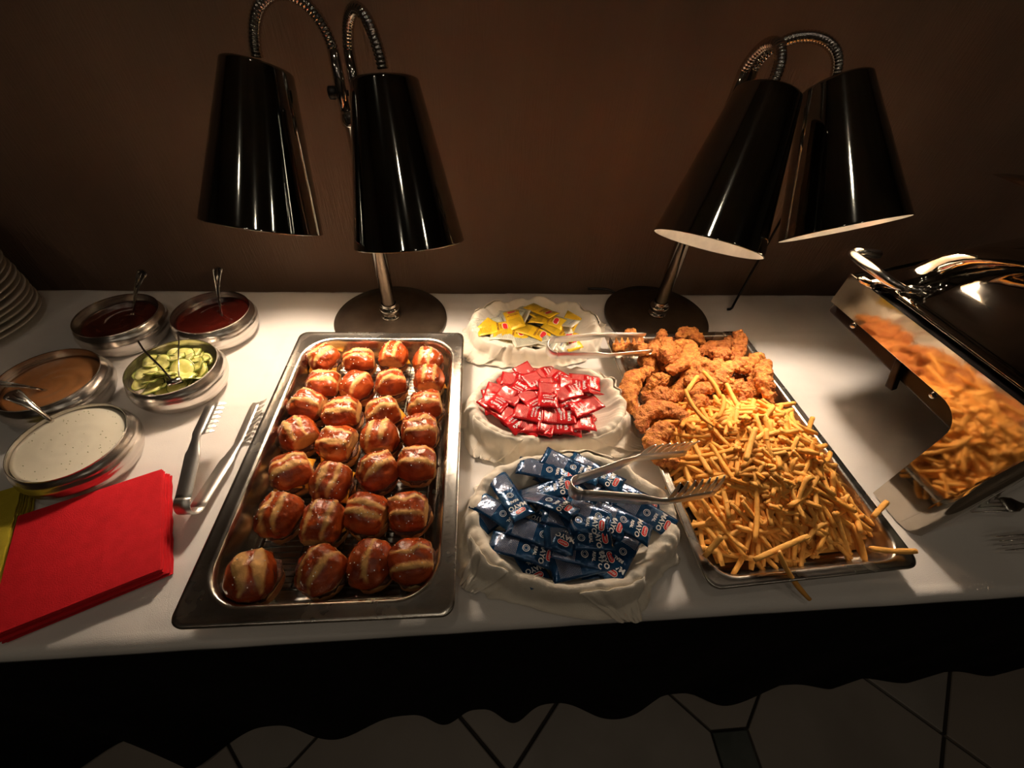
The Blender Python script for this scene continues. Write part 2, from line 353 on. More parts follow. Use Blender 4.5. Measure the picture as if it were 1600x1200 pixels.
# ---------------------------------------------------------------- sliders
def bun_top(seed, a=.034, b_=.031, h=.031, torn=0.9, stripes=None):
    r = random.Random(seed); nu, nv = 44, 20; V = []; pale = []; off = Vector((seed*3.1, seed*1.7, 0))
    tc = r.uniform(.70, .86)*a; stripes = stripes if stripes is not None else [(-.36+r.uniform(-.10, .08), r.uniform(.08, .16)), (.26+r.uniform(-.1, .14), r.uniform(.07, .15))]
    skew = r.uniform(-.25, .25)
    for j in range(nv+1):
        el = -.42+ (PI/2+.42)*j/nv
        for i in range(nu):
            az = 2*PI*i/nu; c, s = math.cos(az), math.sin(az)
            ex = .80; cx = math.copysign(abs(c)**ex, c); sx = math.copysign(abs(s)**ex, s)
            ce = max(math.cos(el), 0)**.78; se = math.sin(el)
            x, y, z = a*cx*ce, b_*sx*ce, h*(se if se > 0 else se*.55)
            p = Vector((x, y, z)); d = p.normalized() if p.length > 1e-6 else Vector((0, 0, 1))
            n1 = fbm(p+off, 42, 3); n2 = noise.noise((p+off)*120); n3 = abs(noise.noise(Vector((x*60, y*150, z*60))+off*3))
            p = p+d*(n1*.0040+n2*.0009-max(0, .25-n3)*.0028*(1 if z > 0 else .3))
            u, v = x/a, y/b_; m = 0
            for (v0, w) in stripes:
                q = abs(v-v0-skew*u*.4-.10*n1)-w*(max(0, 1-(u/.92)**2))**.7
                m = max(m, 1-min(1, max(0, q*16+.25+n2*.5)))
                if q < 0: p += d*.0011
            if se < -.22: m = max(m, min(1, (-se-.22)*8))
            if p.x > tc:
                k = p.x-tc; p.x = tc+k*.22+.0016*noise.noise((p+off)*260); m = max(m, min(1, k/.003))
            V.append(p); pale.append(max(0, min(1, m*(.85+.4*n2))))
    Fc = []
    for j in range(nv):
        for i in range(nu):
            k = (i+1) % nu; Fc.append((j*nu+i, j*nu+k, (j+1)*nu+k, (j+1)*nu+i))
    Fc.append(tuple(reversed(range(nu))))
    me = mesh('top_bun', V, Fc, m_crust); at_ = me.attributes.new('pale', 'FLOAT', 'POINT'); at_.data.foreach_set('value', pale); return me
def disc(name, r, h, seed, mt, amp=.002, n=30, sc=70, sq=.85, top=0):
    V = []; prof = [(.55, 0), (.93, .04), (1, .3), (1, .7), (.93, .96), (.5, 1+top)]; off = Vector((seed*2.3, 5, 0)); rs = []
    for f, z in prof:
        ring = []
        for k in range(n):
            a = 2*PI*k/n; c, s = math.cos(a), math.sin(a); x = math.copysign(abs(c)**sq, c)*r*f; y = math.copysign(abs(s)**sq, s)*r*f
            p = Vector((x, y, z*h)); e = 1+amp/r*fbm(p+off, sc)*2; ring.append(Vector((p.x*e, p.y*e, p.z+amp*.3*noise.noise((p+off)*sc))))
        rs.append(ring)
    b = MB().rings(rs, cap=(True, True)); return fixn(mesh(name, b.V, b.F, mt))
heels = [disc('bottom_bun', .0300, .0135, k, m_heel, .0014) for k in range(3)]
patties = [disc('patty', .0305, .0095, k+9, m_patty, .003, sc=120) for k in range(3)]
crumbs = [disc('cut_face', .0285, .003, k+20, m_crumb, .0012) for k in range(2)]
def cheese_mesh():
    n = 8; V = []; h = .0275
    for i in range(n+1):
        for j in range(n+1):
            x, y = (i/n-.5)*2*h, (j/n-.5)*2*h; d = max(0, math.hypot(x, y)-.027); V.append((x, y, .0015-d*.75))
    b = MB(); top = V; bot = [(x, y, z-.0015) for x, y, z in V]; N = n+1
    Fq = [(i*N+j, (i+1)*N+j, (i+1)*N+j+1, i*N+j+1) for i in range(n) for j in range(n)]
    b.add(top, Fq); b.add(bot, [tuple(reversed(f)) for f in Fq]); M_ = N*N
    edge = [i*N for i in range(N)]+[n*N+j for j in range(1, N)]+[i*N+n for i in range(n-1, -1, -1)]+[j for j in range(n-1, 0, -1)]
    b.F += [(edge[k], edge[k-1], edge[k-1]+M_, edge[k]+M_) for k in range(len(edge))]
    return fixn(mesh('cheese_slice', b.V, b.F, m_cheese))
cheese = cheese_mesh()
SL = [(505,553,55),(560,558,10),(612,551,85),(668,557,88),(503,596,0),(556,597,60),(610,595,22),(669,588,90),(481,630,-8),(535,641,0),(597,641,20),(664,629,8),
      (463,675,-48),(527,691,-10),(594,681,92),(655,669,4),(452,733,32),(514,748,78),(588,731,35),(649,719,0),(433,800,80),(502,815,86),(571,798,-14),(640,794,-4),(391,898,105),(497,888,55),(578,876,80),(646,873,8)]
torns = [-20, 15, -25, -80, 0, -60, 5, -20, 0, -40, -10, 0, -70, -60, -20, -5, 20, 0, -20, 0, 20, -85, -70, 10, 30, 0, 90, 0]
rown = ['farthest', 'second farthest', 'third farthest', 'middle', 'third nearest', 'second nearest', 'nearest']
coln = ['left', 'second from left', 'third from left', 'right']
for k, (px, py, an) in enumerate(SL):
    r = random.Random(k+100); p = at(px, py, .056); row, cl = k//4, k % 4
    sc = .96 if row > 1 else .90
    st = None
    if k in (24,): st = [(-.38, .26), (.32, .26)]
    if k == 26: st = [(-.02, .12)]
    if k == 5: st = [(.35, .16)]
    lab = 'pretzel slider in the %s row of the pan, %s in that row' % (rown[row], coln[cl])
    lean = 'left-hand end' if cl == 0 else 'right-hand end'
    if cl in (0, 3): lab = 'pretzel slider at the %s of the %s row in the pan' % (lean, rown[row])
    t = thing('pretzel_slider', (p.x, p.y, .0178), lab, 'slider', 'pretzel sliders in the steel pan', rz=R(an if torns[k] is None else 0))
    tr = R(torns[k]); sd = R(an)
    # shape is built with the torn side on +x; stripes run along local x
    rz = sd if abs(((torns[k]-an+90) % 180)-90) < 50 else sd
    if math.cos(tr-rz) < 0: rz += PI
    t.rotation_euler.z = rz
    jit = Vector((r.uniform(-.002, .002), r.uniform(-.002, .002), 0))
    obj('bottom_bun', heels[k % 3], t, Matrix.Scale(sc, 4) @ Matrix.Rotation(r.uniform(0, 6), 4, 'Z'))
    o = obj('cut_face', crumbs[k % 2], t, Matrix.Translation((0, 0, .0125*sc)) @ Matrix.Scale(sc, 4) @ Matrix.Rotation(r.uniform(0, 6), 4, 'Z'))
    obj('patty', patties[k % 3], t, Matrix.Translation(jit+Vector((0, 0, .0150*sc))) @ Matrix.Scale(sc, 4) @ Matrix.Rotation(r.uniform(0, 6), 4, 'Z'))
    if k in (0, 2, 7, 10, 13, 16, 17, 21): obj('cheese_slice', cheese, t, Matrix.Translation(jit*2+Vector((0, 0, .0248*sc))) @ Matrix.Scale(sc, 4) @ Matrix.Rotation(r.uniform(0, 1.5), 4, 'Z'))
    me = bun_top(k+1, .0335+r.uniform(-.001, .0015), .0305+r.uniform(-.001, .0015), .030+r.uniform(-.002, .002), stripes=st)
    tilt = Matrix.Rotation(r.uniform(-.16, .16), 4, 'X') @ Matrix.Rotation(r.uniform(-.14, .16), 4, 'Y')
    tb = obj('top_bun', me, t, Matrix.Translation(jit+Vector((0, 0, .0305*sc))) @ tilt @ Matrix.Scale(sc, 4))
    b = MB(); vs = [v.co.copy() for v in me.vertices if v.co.z > .014]
    for q_ in range(r.randint(9, 26)):
        v = r.choice(vs); s_ = .0006; b.box(v.x-s_, v.x+s_, v.y-s_, v.y+s_, v.z-s_*.3, v.z+s_*1.5)
    so = b.build('salt', m_salt, tb, smooth=False, local=True, fix=False); so['kind'] = 'stuff'
# ---------------------------------------------------------------- heat lamps
def bezier(P0, d0, P1, d1, n=60):
    out = []
    P0, P1, d0, d1 = map(Vector, (P0, P1, d0, d1)); A = P0+d0; B = P1+d1
    for k in range(n+1):
        t = k/n; out.append(P0*(1-t)**3+A*3*t*(1-t)**2+B*3*t*t*(1-t)+P1*t**3)
    return out
LB, LT, LL = .0885, .0475, .2215
def heat_lamp(base, label, heads, bulbs, tubes, knob):
    bx, by = base
    t = thing('heat_lamp', (bx, by, 0), label, 'heat lamp')
    MB().lathe([(.02, 0), (.124, 0), (.1265, .002), (.1265, .008), (.124, .011), (.10, .0125), (.02, .0135), (.0, .0135)], (bx, by, 0), 72).build('base_plate', m_base, t)
    MB().lathe([(.017, .013), (.022, .0135), (.023, .018), (.017, .021), (.016, .025), (.0215, .029), (.0235, .034), (.0215, .040), (.0165, .043), (.0175, .047), (.016, .050)], (bx, by, 0), 40).build('collar', m_pole, t)
    MB().lathe([(.0145, .045), (.0145, .12), (.0158, .122), (.0158, .40), (.020, .402), (.021, .41), (.018, .422), (.001, .425)], (bx, by, 0), 40).build('pole', m_pole, t)
    k = Vector((bx, by, .445)); kd = Vector(knob)
    MB().tube([k, k+kd*.018], .004, 10).tube([k+kd*.018, k+kd*.021, k+kd*.029, k+kd*.031], [.006, .009, .009, .006], 14).build('clamp_knob', m_black_plastic, t)
    for i, (B, ax, neck) in enumerate(heads):
        B = Vector(B); ax = Vector(ax).normalized(); T = B+ax*LL
        tx = Vector((tubes[i][0], tubes[i][1], .40)); tt = Vector((tubes[i][0], tubes[i][1], .50))
        MB().tube([tx, tt], .0085, 16).build('tube', m_pole, t)
        # flexible neck with its rings
        P = bezier(tt, neck[0], T+ax*.012, neck[1], 120); L_ = sum((P[i+1]-P[i]).length for i in range(120)); n = int(L_/.0012)
        Q = []; acc = 0; cum = [0]
        for a in range(120): cum.append(cum[-1]+(P[a+1]-P[a]).length)
        j = 0
        for a in range(n+1):
            s = L_*a/n
            while j < 119 and cum[j+1] < s: j += 1
            f = (s-cum[j])/max(1e-9, cum[j+1]-cum[j]); Q.append(P[j].lerp(P[j+1], min(1, f)))
        MB().tube(Q, [.0084-.0013*(1 if a % 4 == 0 else .1 if a % 4 in (1, 3) else 0) for a in range(len(Q))], 14).build('gooseneck', m_pole, t)
        sh = MB().lathe([(.001, LL+.004), (.014, LL+.004), (.016, LL+.001), (LT-.003, LL+.0005), (LT, LL-.0015), (LT+.0005, LL-.004), (LB-.0002, .003), (LB+.0006, .001), (LB+.0004, 0), (LB-.0008, 0)], B, 96, ax).build('lamp_shade', m_chrome, t)
        MB().lathe([(LB-.0010, .0002), (LT-.002, LL-.008), (.001, LL-.007)], B, 72, ax).build('reflector', m_refl, sh, fix=False)
        MB().lathe([(.014, LL-.008), (.014, LL-.037), (.012, LL-.040), (.001, LL-.040)], B, 24, ax).build('socket', m_black_plastic, sh)
        bm_ = mat('bulb_glow_%d' % bulbs[i], (1, .72, .40), emis=bulbs[i], ecol=(1, .82, .64))
        MB().lathe([(.012, LL-.040), (.014, LL-.048), (.022, LL-.063), (.028, LL-.080), (.029, LL-.092), (.025, LL-.104), (.015, LL-.113), (.001, LL-.116)], B, 32, ax).build('bulb', bm_, sh)
    return t
heat_lamp((-.1915, .798), 'left heat lamp with two dark chrome shades, behind the pretzel sliders',
    [((-.343, .690, .277), (.146, .40, .89), ((-.012, .0, .078), (.012, .0, .092))),
     ((-.104, .655, .270), (-.080, .331, .939), ((.008, -.004, .062), (-.010, .012, .080)))], BULB[:2], [(-.202, .797), (-.180, .799)], (-1, -.1, 0))
heat_lamp((.4475, .810), 'right heat lamp with two dark chrome shades showing lit undersides, behind the fried chicken',
    [((.384, .620, .295), (.253, .431, .866), ((.004, -.02, .060), (.020, .02, .050))),
     ((.607, .624, .323), (-.170, .600, .780), ((.012, .0, .062), (.0, .015, .058)))], BULB[2:], [(.440, .809), (.458, .812)], (.3, 1, 0))
b = MB(); b.tube([(.665, .848, .0035), (.668, .852, .02), (.685, .868, .17), (.70, .882, .33)], .0028, 10)
b.tube([(.650, .842, .003), (.658, .843, .003), (.665, .848, .004)], .0032, 8)
tag(b.build('metal_rod', m_black, loc=(.67, .855, 0)), 'thin dark metal rod rising from the table behind the right lamp shades', 'rod')
b = MB(); P = smooth_path([(.30, .93, .004), (.345, .915, .012), (.37, .905, .007), (.40, .90, .004), (.44, .905, .004)], 30); b.tube(P, .0032, 8)
tag(b.build('power_cord', m_black_plastic), 'black power cord looping behind the base of the right heat lamp', 'cord')
# ---------------------------------------------------------------- sauce bowls
def bowl(c, label, sc=1.0):
    prof = [(.0, 0), (.030, 0), (.052, .0008)]+[(.064+.0165*math.sin(PI*(.06+.80*k/26)), .003+.0555*k/26) for k in range(27)]+[(.0728, .0602), (.0722, .0598)]
    inn = [(.0722, .0598), (.0712, .055), (.0700, .045), (.0640, .030), (.052, .016), (.030, .009), (.0, .008)]
    t = thing('sauce_bowl', (c[0], c[1], 0), label, 'bowl')
    b = MB(); n = 72; rs = []
    for r, z in prof:
        ring = []
        for k in range(n):
            a = 2*PI*k/n; w = 1+(.0048*math.sin(z*560+1.4*math.sin(a*2+c[0]*30)+.8*math.sin(a*5+c[1]*40))+.004*math.sin(a*3+z*150)+.003*math.sin(a*7+c[0]*20))*(1 if .005 < z < .056 else 0)
            ring.append(Vector((r*w*math.cos(a)*sc, r*w*math.sin(a)*sc, z+(.0010*math.sin(2*a+z*90) if .01 < z < .055 else 0))))
        rs.append(ring)
    b.rings(rs); b.build('outer_wall', m_brush, t, local=True)
    MB().lathe([(r*sc, z) for r, z in inn], (0, 0, 0), 72).build('inner_wall', m_brush, t, local=True)
    return t
def sauce(name, c, z, m, label, cat='sauce', seed=0, rad=None, swirl=.0012, flecks=0):
    rad = rad or (.0697 if z > .043 else .066); b = MB(); n = 72; rs = []; nr = 16
    for k in range(nr+1):
        f = 1-k/nr; ring = []
        for i in range(n):
            a = 2*PI*i/n; x, y = rad*f*math.cos(a), rad*f*math.sin(a)
            ring.append(Vector((c[0]+x, c[1]+y, z+(.0012*f**14)+swirl*fbm((x+seed, y, seed), 34)*(1-f**6)+swirl*.7*math.sin(f*22+a*2)*math.exp(-((f-.4)/.25)**2))))
        rs.append(ring)
    lo = [[Vector((c[0]+(v.x-c[0])*.86, c[1]+(v.y-c[1])*.86, z-.012)) for v in rs[0]]]
    b.rings(lo+rs, cap=(True, False)); o = b.build(name, m, loc=(c[0], c[1], z-.012)); tag(o, label, cat)
    if flecks:
        r = random.Random(5); b = MB()
        for k in range(flecks):
            a = r.uniform(0, 6.3); q_ = rad*.93*math.sqrt(r.random()); s = r.uniform(.0002, .0006); x, y = c[0]+q_*math.cos(a), c[1]+q_*math.sin(a)
            b.box(x-s, x+s, y-s*.6, y+s*.6, z+.0004-.001, z+.0012)
        f = b.build('herb_flecks', m_herb, o, fix=False, smooth=False); f['kind'] = 'stuff'
    return o
BW = dict(bbq=(-.722, .74), ket=(-.546, .752), pick=(-.547, .588), must=(-.737, .560), ranch=(-.620, .425))
bowl(BW['bbq'], 'steel bowl of dark brown sauce, at the back beside the plate stack')
bowl(BW['ket'], 'steel bowl of red sauce, at the back nearest the left heat lamp')
bowl(BW['pick'], 'steel bowl filled with green pickle slices')
bowl(BW['must'], 'steel bowl of light brown sauce, at the left edge', 1.04)
bowl(BW['ranch'], 'steel bowl of white dressing, reflecting the red napkins', 1.02)
sauce('barbecue_sauce', BW['bbq'], .043, m_bbq, 'very dark brown glossy sauce in the back left bowl', seed=1)
sauce('ketchup', BW['ket'], .045, m_ket, 'glossy red sauce in the bowl behind the pickles', seed=2)
sauce('mustard_sauce', BW['must'], .043, m_must, 'light brown sauce in the bowl at the left edge', seed=3, rad=.070, swirl=.0016)
sauce('white_dressing', BW['ranch'], .0525, m_ranch, 'creamy white dressing with green flecks in the nearest bowl', 'dressing', 4, rad=.0715, swirl=.0003, flecks=60)
# pickles
def pickle(seed):
    r = random.Random(seed); n = 28; R0 = r.uniform(.0165, .020); ov = r.uniform(.85, 1); wv = r.uniform(.0006, .0016); b = MB()
    def w(x, y): return wv*math.sin(x*420+seed)
    rs = [[(R0*f*math.cos(2*PI*k/n), R0*ov*f*math.sin(2*PI*k/n), z+w(R0*f*math.cos(2*PI*k/n), 0)) for k in range(n)] for f, z in ((.3, .0), (.9, 0), (.9, .0028), (.55, .0030), (.3, .0026))]
    b.rings(rs, cap=(True, True)); f = fixn(mesh('pickle_flesh', b.V, b.F, m_pick)); b = MB()
    rs = [[(R0*f*math.cos(2*PI*k/n), R0*ov*f*math.sin(2*PI*k/n), z+w(R0*f*math.cos(2*PI*k/n), 0)) for k in range(n)] for f, z in ((.895, .0), (.98, 0.0002), (1, .0014), (.98, .0026), (.895, .0027), (.895, 0))]
    b.rings(rs); return f, fixn(mesh('rind', b.V, b.F, m_rind))
PK = [pickle(k) for k in range(5)]
r = random.Random(11); cx, cy = BW['pick']; k = 0
for lay, (n, rr, z) in enumerate([(6, .030, .028), (9, .043, .036), (10, .048, .045), (9, .038, .052), (6, .024, .057)]):
    for i in range(n):
        a = 2*PI*i/n+lay*.7+r.uniform(-.15, .15); q_ = rr*r.uniform(.85, 1.08); f, rd = PK[k % 5]
        t = thing('pickle_slice', (cx+q_*math.cos(a), cy+q_*math.sin(a), z+r.uniform(0, .004)), 'round green pickle slice %s, %s of the steel bowl' % ('near the top' if lay > 2 else 'lower down', ['right', 'far right', 'far side', 'far left', 'left', 'near left', 'near side', 'near right'][int(((a+R(22.5)) % (2*PI))/R(45)) % 8]), 'pickle', 'pickle slices in the steel bowl')
        t.rotation_euler = (r.uniform(-.55, .55), r.uniform(-.55, .55)+.25*math.cos(a), r.uniform(0, 6)); k += 1
        obj('flesh', f, t); obj('rind', rd, t)
# spoons
def spoon(name, tip, end, label, scroll=True, roll=0.0, sc=1.0, cat='spoon'):
    tip, end = Vector(tip), Vector(end); d = (end-tip); L = d.length; d.normalize()
    t = thing(name, (tip.x, tip.y, tip.z), label, cat)
    side = d.cross(Vector((0, 0, 1))).normalized(); side = Matrix.Rotation(roll, 3, d) @ side; nrm = side.cross(d)
    def strip(prof, nm, parent):                     # prof: (s along, half width, thickness, lift)
        rs = []
        for s, hw, th, lf in prof:
            c = tip+d*s+nrm*lf; rs.append([c+side*hw*math.cos(a)+nrm*th*math.sin(a) for a in [2*PI*k/14 for k in range(14)]])
        return MB().rings(rs, cap=(True, True)).build(nm, m_steel, parent)
    hs = strip([(.032, .003, .0016, 0), (L*.45, .0032, .0016, .002), (L*.62, .0042, .0014, .003), (L*.78, .0070, .0013, .002), (L*.90, .0105, .0012, 0), (L*.96, .0118, .0012, -.002), (L*.985, .0085, .0011, -.003), (L, .0030, .0010, -.0035)], 'handle', t)
    if scroll:
        for s_ in (-1, 1):
            P = [tip+d*(L*f)+side*s_*w+nrm*(l+.0012) for f, w, l in ((.5, .0022, .002), (.65, .0034, .003), (.8, .0062, .0018), (.92, .0095, -.0006), (.96, .0085, -.002), (.945, .0055, -.001))]
            MB().tube(smooth_path(P, 24), .0009, 6).build('scroll_bead', m_steel, hs)
        MB().tube([tip+d*(L*f)+nrm*l for f, l in ((.70, .0042), (.82, .0034), (.95, -.0006))], [.0008, .0018, .0008], 8).build('centre_ridge', m_steel, hs)
    strip([(-.006, .004, .001, .002), (-.003, .009, .0011, .001), (.004, .0125, .0012, 0), (.012, .0125, .0012, 0), (.020, .009, .0014, .001), (.028, .005, .0018, .0015), (.034, .003, .0016, 0)], 'spoon_bowl', t)
    return t
def dip(e, h, ze, zh, L=.165, under=.055):
    A, B_ = at(*e, ze), at(*h, zh); d = (B_-A).normalized(); L = (B_-A).length+under; return A-d*under, A+d*L-d*under
for e, h, ze, zh, L, lab, ro in (((208, 490), (222, 422), .043, .125, .165, 'steel spoon standing in the very dark brown sauce', .4), ((346, 492), (339, 416), .045, .125, .165, 'steel spoon standing upright in the red sauce', -.2),
        ((70, 610), (-30, 598), .043, .085, .17, 'dark spoon resting in the light brown sauce', .1), ((86, 662), (14, 612), .049, .105, .165, 'scrolled steel spoon leaning out of the white dressing', .25)):
    A, B_ = dip(e, h, ze, zh, L, .036 if zh < .11 else .032); spoon('spoon', A, B_, lab, roll=ro)
# slim pickle tongs: two wires meeting in a folded plate hooked on the rim
t = thing('pickle_tongs', (-.525, .548, .06), 'slim steel tongs lying across the bowl of pickles', 'tongs')
hub = Vector((-.519, .539, .064))
MB().tube(smooth_path([hub, (-.545, .565, .076), (-.585, .600, .082), (-.605, .622, .088)], 24), [.0022]*24, 8, flat=.45).build('arm', m_steel, t)
MB().tube(smooth_path([hub+Vector((.008, .003, 0)), (-.522, .580, .080), (-.537, .622, .086), (-.548, .645, .090)], 24), [.0022]*24, 8, flat=.45).build('arm', m_steel, t)
MB().tube([hub+Vector((-.006, -.004, .003)), hub+Vector((.012, .006, .003))], .0062, 14).build('spring_bend', m_steel, t)
# ---------------------------------------------------------------- plates
plate_prof = [(.0, .004), (.075, .004), (.078, 0), (.084, 0), (.088, .006), (.112, .0125), (.1345, .0165), (.1365, .0180), (.1355, .0196), (.133, .0195), (.112, .0155), (.088, .0100), (.080, .0082), (.0, .0080)]
b = MB().lathe(plate_prof, (0, 0, 0), 72); plate_me = fixn(mesh('plate', b.V, b.F, m_plate))
pc = (-1.068, .770); r = random.Random(3)
posw = ['bottom', 'second lowest', 'third lowest', 'fourth lowest', 'fifth lowest', 'sixth lowest', 'seventh lowest', 'eighth lowest', 'ninth lowest', 'tenth lowest']
for k in range(17):
    tw = 17-k; lab = ('%s white plate of the stack at the left edge' % posw[k]) if k < 10 else ('white plate high in the stack at the left edge, %s from the top' % ['topmost, first', 'second', 'third', 'fourth', 'fifth', 'sixth', 'seventh'][tw-1])
    if k == 16: lab = 'topmost white plate of the stack at the left edge'
    o = obj('dinner_plate', plate_me); o.location = (pc[0]+r.uniform(-.002, .002), pc[1]+r.uniform(-.002, .002), TZ+.0003+k*.0118); o.rotation_euler.z = r.uniform(0, 6)
    tag(o, lab, 'plate', 'stacked plates at the left edge')
# ---------------------------------------------------------------- paper napkins
def napkin_mesh(seed, s=.172):
    n = 16; rs = []; r = random.Random(seed); b = MB(); N = n+1; top = []; bot = []
    for i in range(N):
        for j in range(N):
            x, y = -s*i/n, -s*j/n
            z = .00035*fbm((x, y, seed), 22)+(.0009*math.exp(-((x+.062)/.0025)**2))+.0004*math.exp(-((x+.070)/.002)**2)
            if i in (0,): x += .0006*math.sin(j*2.1+seed)
            top.append((x, y, .0016+z)); bot.append((x, y, z*.9))
    Fq = [(i*N+j, i*N+j+1, (i+1)*N+j+1, (i+1)*N+j) for i in range(n) for j in range(n)]
    b.add(top, Fq); b.add(bot, [tuple(reversed(f)) for f in Fq]); M_ = N*N
    edge = [i*N for i in range(N)]+[n*N+j for j in range(1, N)]+[i*N+n for i in range(n-1, -1, -1)]+[j for j in range(n-1, 0, -1)]
    b.F += [(edge[k], edge[k-1], edge[k-1]+M_, edge[k]+M_) for k in range(len(edge))]
    return b
ang = math.atan2(.071, .153)
for m, corner, nm, cnt, word in ((m_redn, (-.490, .392), 'red', 12, 'red'), (m_yeln, (-.675, .372), 'yellow', 12, 'olive yellow')):
    b = napkin_mesh(3 if m is m_redn else 8); me = fixn(mesh(word.replace(' ', '_')+'_napkin', b.V, b.F, m, smooth=False)); r = random.Random(cnt)
    for k in range(cnt):
        o = obj('paper_napkin', me); e = Vector((r.uniform(-.0015, .0015), r.uniform(-.0015, .0015)))
        if k < 5: e += Vector((.004-.0006*k, .001))
        o.location = (corner[0]+e.x, corner[1]+e.y, TZ+.0004+k*.00185); o.rotation_euler.z = ang+r.uniform(-.008, .008)
        if k == cnt-1: tag(o, 'topmost folded %s paper napkin of its stack' % word, 'napkin', word+' paper napkins in a stack')
        else: tag(o, '%s paper napkin showing only its edge in the stack' % word, 'napkin', word+' paper napkins in a stack')
# ---------------------------------------------------------------- serving tongs
def tongs(name, bend, tipA, tipB, label, up=(0, 0, 1), hgt=.017, bendr=.012, teeth_dir=1, tl_=.024, pad=.40):
    """bend: rear end; tipA / tipB: arm tips; up: direction the strip stands in; teeth point along up*teeth_dir"""
    bend, A, B = Vector(bend), Vector(tipA), Vector(tipB); up = Vector(up).normalized()
    t = thing(name, bend, label, 'tongs')
    mid = (A+B)/2; ax = (mid-bend).normalized(); sd = ax.cross(up).normalized()
    if (A-B).dot(sd) < 0: sd = -sd
    upn = sd.cross(ax); upn = upn if upn.dot(up) > 0 else -upn
    L = (mid-bend).length
    for s_, T in ((1, A), (-1, B)):
        w = abs((T-mid).dot(sd)); dz = (T-mid).dot(upn); dx = (T-mid).dot(ax)
        P = []
        for k in range(25):
            f = k/24; x = bendr+f*(L+dx-bendr); kink = 1-pad
            y = bendr+(w-bendr)*(f/kink if f < kink else 1) if f < kink else w-(w-.75*w)*0
            y = bendr+(w-bendr)*min(1, f/kink)**1.1-(.10*w)*max(0, (f-kink)/pad)
            P.append(bend+ax*x+sd*s_*y+upn*(dz*f))
        rs = []; th = .0007
        for k, p in enumerate(P):
            f = k/24; h = hgt*(.62 if f < .45 else .5)*(1-.35*math.exp(-((f-.58)/.09)**2)); d = (P[min(k+1, 24)]-P[max(k-1, 0)]).normalized(); n_ = d.cross(upn).normalized()
            if f > 1-pad: h = hgt*.42
            lo = -h; hi = h
            if f > .97: lo *= .7; hi *= .8
            rs.append([p+upn*lo-n_*th, p+upn*lo+n_*th, p+upn*(lo+hi)/2+n_*th*2.2, p+upn*hi+n_*th, p+upn*hi-n_*th, p+upn*(lo+hi)/2-n_*(-th*.6)])
        arm = MB().rings(rs, cap=(True, True)).build('arm', m_tong, t)
        nt = 7; f0 = 1-pad+.03
        for q_ in range(nt):
            f = f0+(.985-f0)*q_/(nt-1); k = min(23, int(f*24)); p = P[k].lerp(P[k+1], f*24-k); d = (P[k+1]-P[k]).normalized(); n_ = d.cross(upn).normalized()*(-s_ if d.cross(upn).dot(sd) > 0 else s_)
            bw = (L*pad/nt)*.40; b = MB(); rs = []
            for g, wd, ins, fw in ((0, 1, 0, 0), (.35, .85, .0004, .12), (.7, .55, .0022, .28), (1, .16, .0052, .42)):
                c = p+upn*teeth_dir*(hgt*.38+tl_*g)+n_*ins+d*tl_*fw*.9; e = d*bw*wd; q2 = n_*th
                rs.append([c-e-q2, c+e-q2, c+e+q2, c-e+q2])
            b.rings(rs, cap=(True, True)).build('tooth', m_tong, arm, smooth=False)
    rs = []; h = hgt*.62
    for k in range(15):
        a = PI/2+PI*k/14; p = bend+ax*(bendr+bendr*math.cos(a))+sd*bendr*math.sin(a); n_ = (ax*math.cos(a)+sd*math.sin(a))*.0008
        rs.append([p-upn*h-n_, p-upn*h+n_, p+upn*h+n_, p+upn*h-n_])
    MB().rings(rs, cap=(True, True)).build('spring_bend', m_tong, t)
    return t
tongs('serving_tongs', (-.417, .312, .029), (-.432, .482, .076), (-.399, .535, .012), 'toothed steel tongs lying on the tablecloth beside the deep pan', up=(.96, .10, .12), hgt=.019, bendr=.016, teeth_dir=1, tl_=.014)
tongs('serving_tongs', (.140, .605, .083), (.345, .640, .088), (.345, .588, .084), 'toothed steel tongs resting between the red packets and the fried chicken', up=(0, -.35, .94), hgt=.021, bendr=.017, teeth_dir=-1, tl_=.014, pad=.44)
tongs('serving_tongs', (.129, .287, .106), (.322, .352, .092), (.342, .277, .090), 'toothed steel tongs lying from the blue packets onto the fries', up=(0, .12, 1), hgt=.018, bendr=.013, teeth_dir=1, tl_=.025, pad=.42)
# ---------------------------------------------------------------- forks
def fork(tip, direction, label, lift, roll=0):
    tip = Vector(tip); d = Vector(direction).normalized(); sd = Vector((-d.y, d.x, 0)).normalized(); up = Vector((0, 0, 1))
    sd = Matrix.Rotation(roll, 3, d) @ sd; up = d.cross(sd); up = up if up.z > 0 else -up
    t = thing('fork', tip, label, 'fork')
    rs = []
    for s, hw, th, z in ((.050, .0120, .0012, .014), (.058, .0128, .0012, .016), (.070, .0115, .0013, .017), (.080, .0060, .0016, .0165), (.092, .0032, .0018, .0145), (.12, .0030, .0018, .0095), (.15, .0040, .0016, .006), (.18, .0062, .0014, .004), (.20, .0070, .0013, .0035), (.208, .004, .001, .0035)):
        c = tip+d*s+up*z+Vector((0, 0, lift*(1-min(1, s/.2)))); rs.append([c+sd*hw*math.cos(a)+up*th*math.sin(a) for a in [2*PI*k/12 for k in range(12)]])
    MB().rings(rs, cap=(True, True)).build('handle', m_steel, t)
    for k in range(4):
        o_ = (k-1.5)*.0066; P = [tip+d*s+sd*o_*(1+.04*(1-s/.05))+up*z+Vector((0, 0, lift*(1-min(1, s/.2)))) for s, z in ((0, 0.002), (.012, .0055), (.028, .0100), (.042, .0130), (.052, .0142))]
        MB().tube(P, [.0006, .0012, .0016, .0018, .0019], 8).build('tine', m_steel, t)
    return t
fork(at(1506, 794, .004), (.93, -.05, 0), 'steel fork with tines up, farther of the two at the right edge', .006, .2)
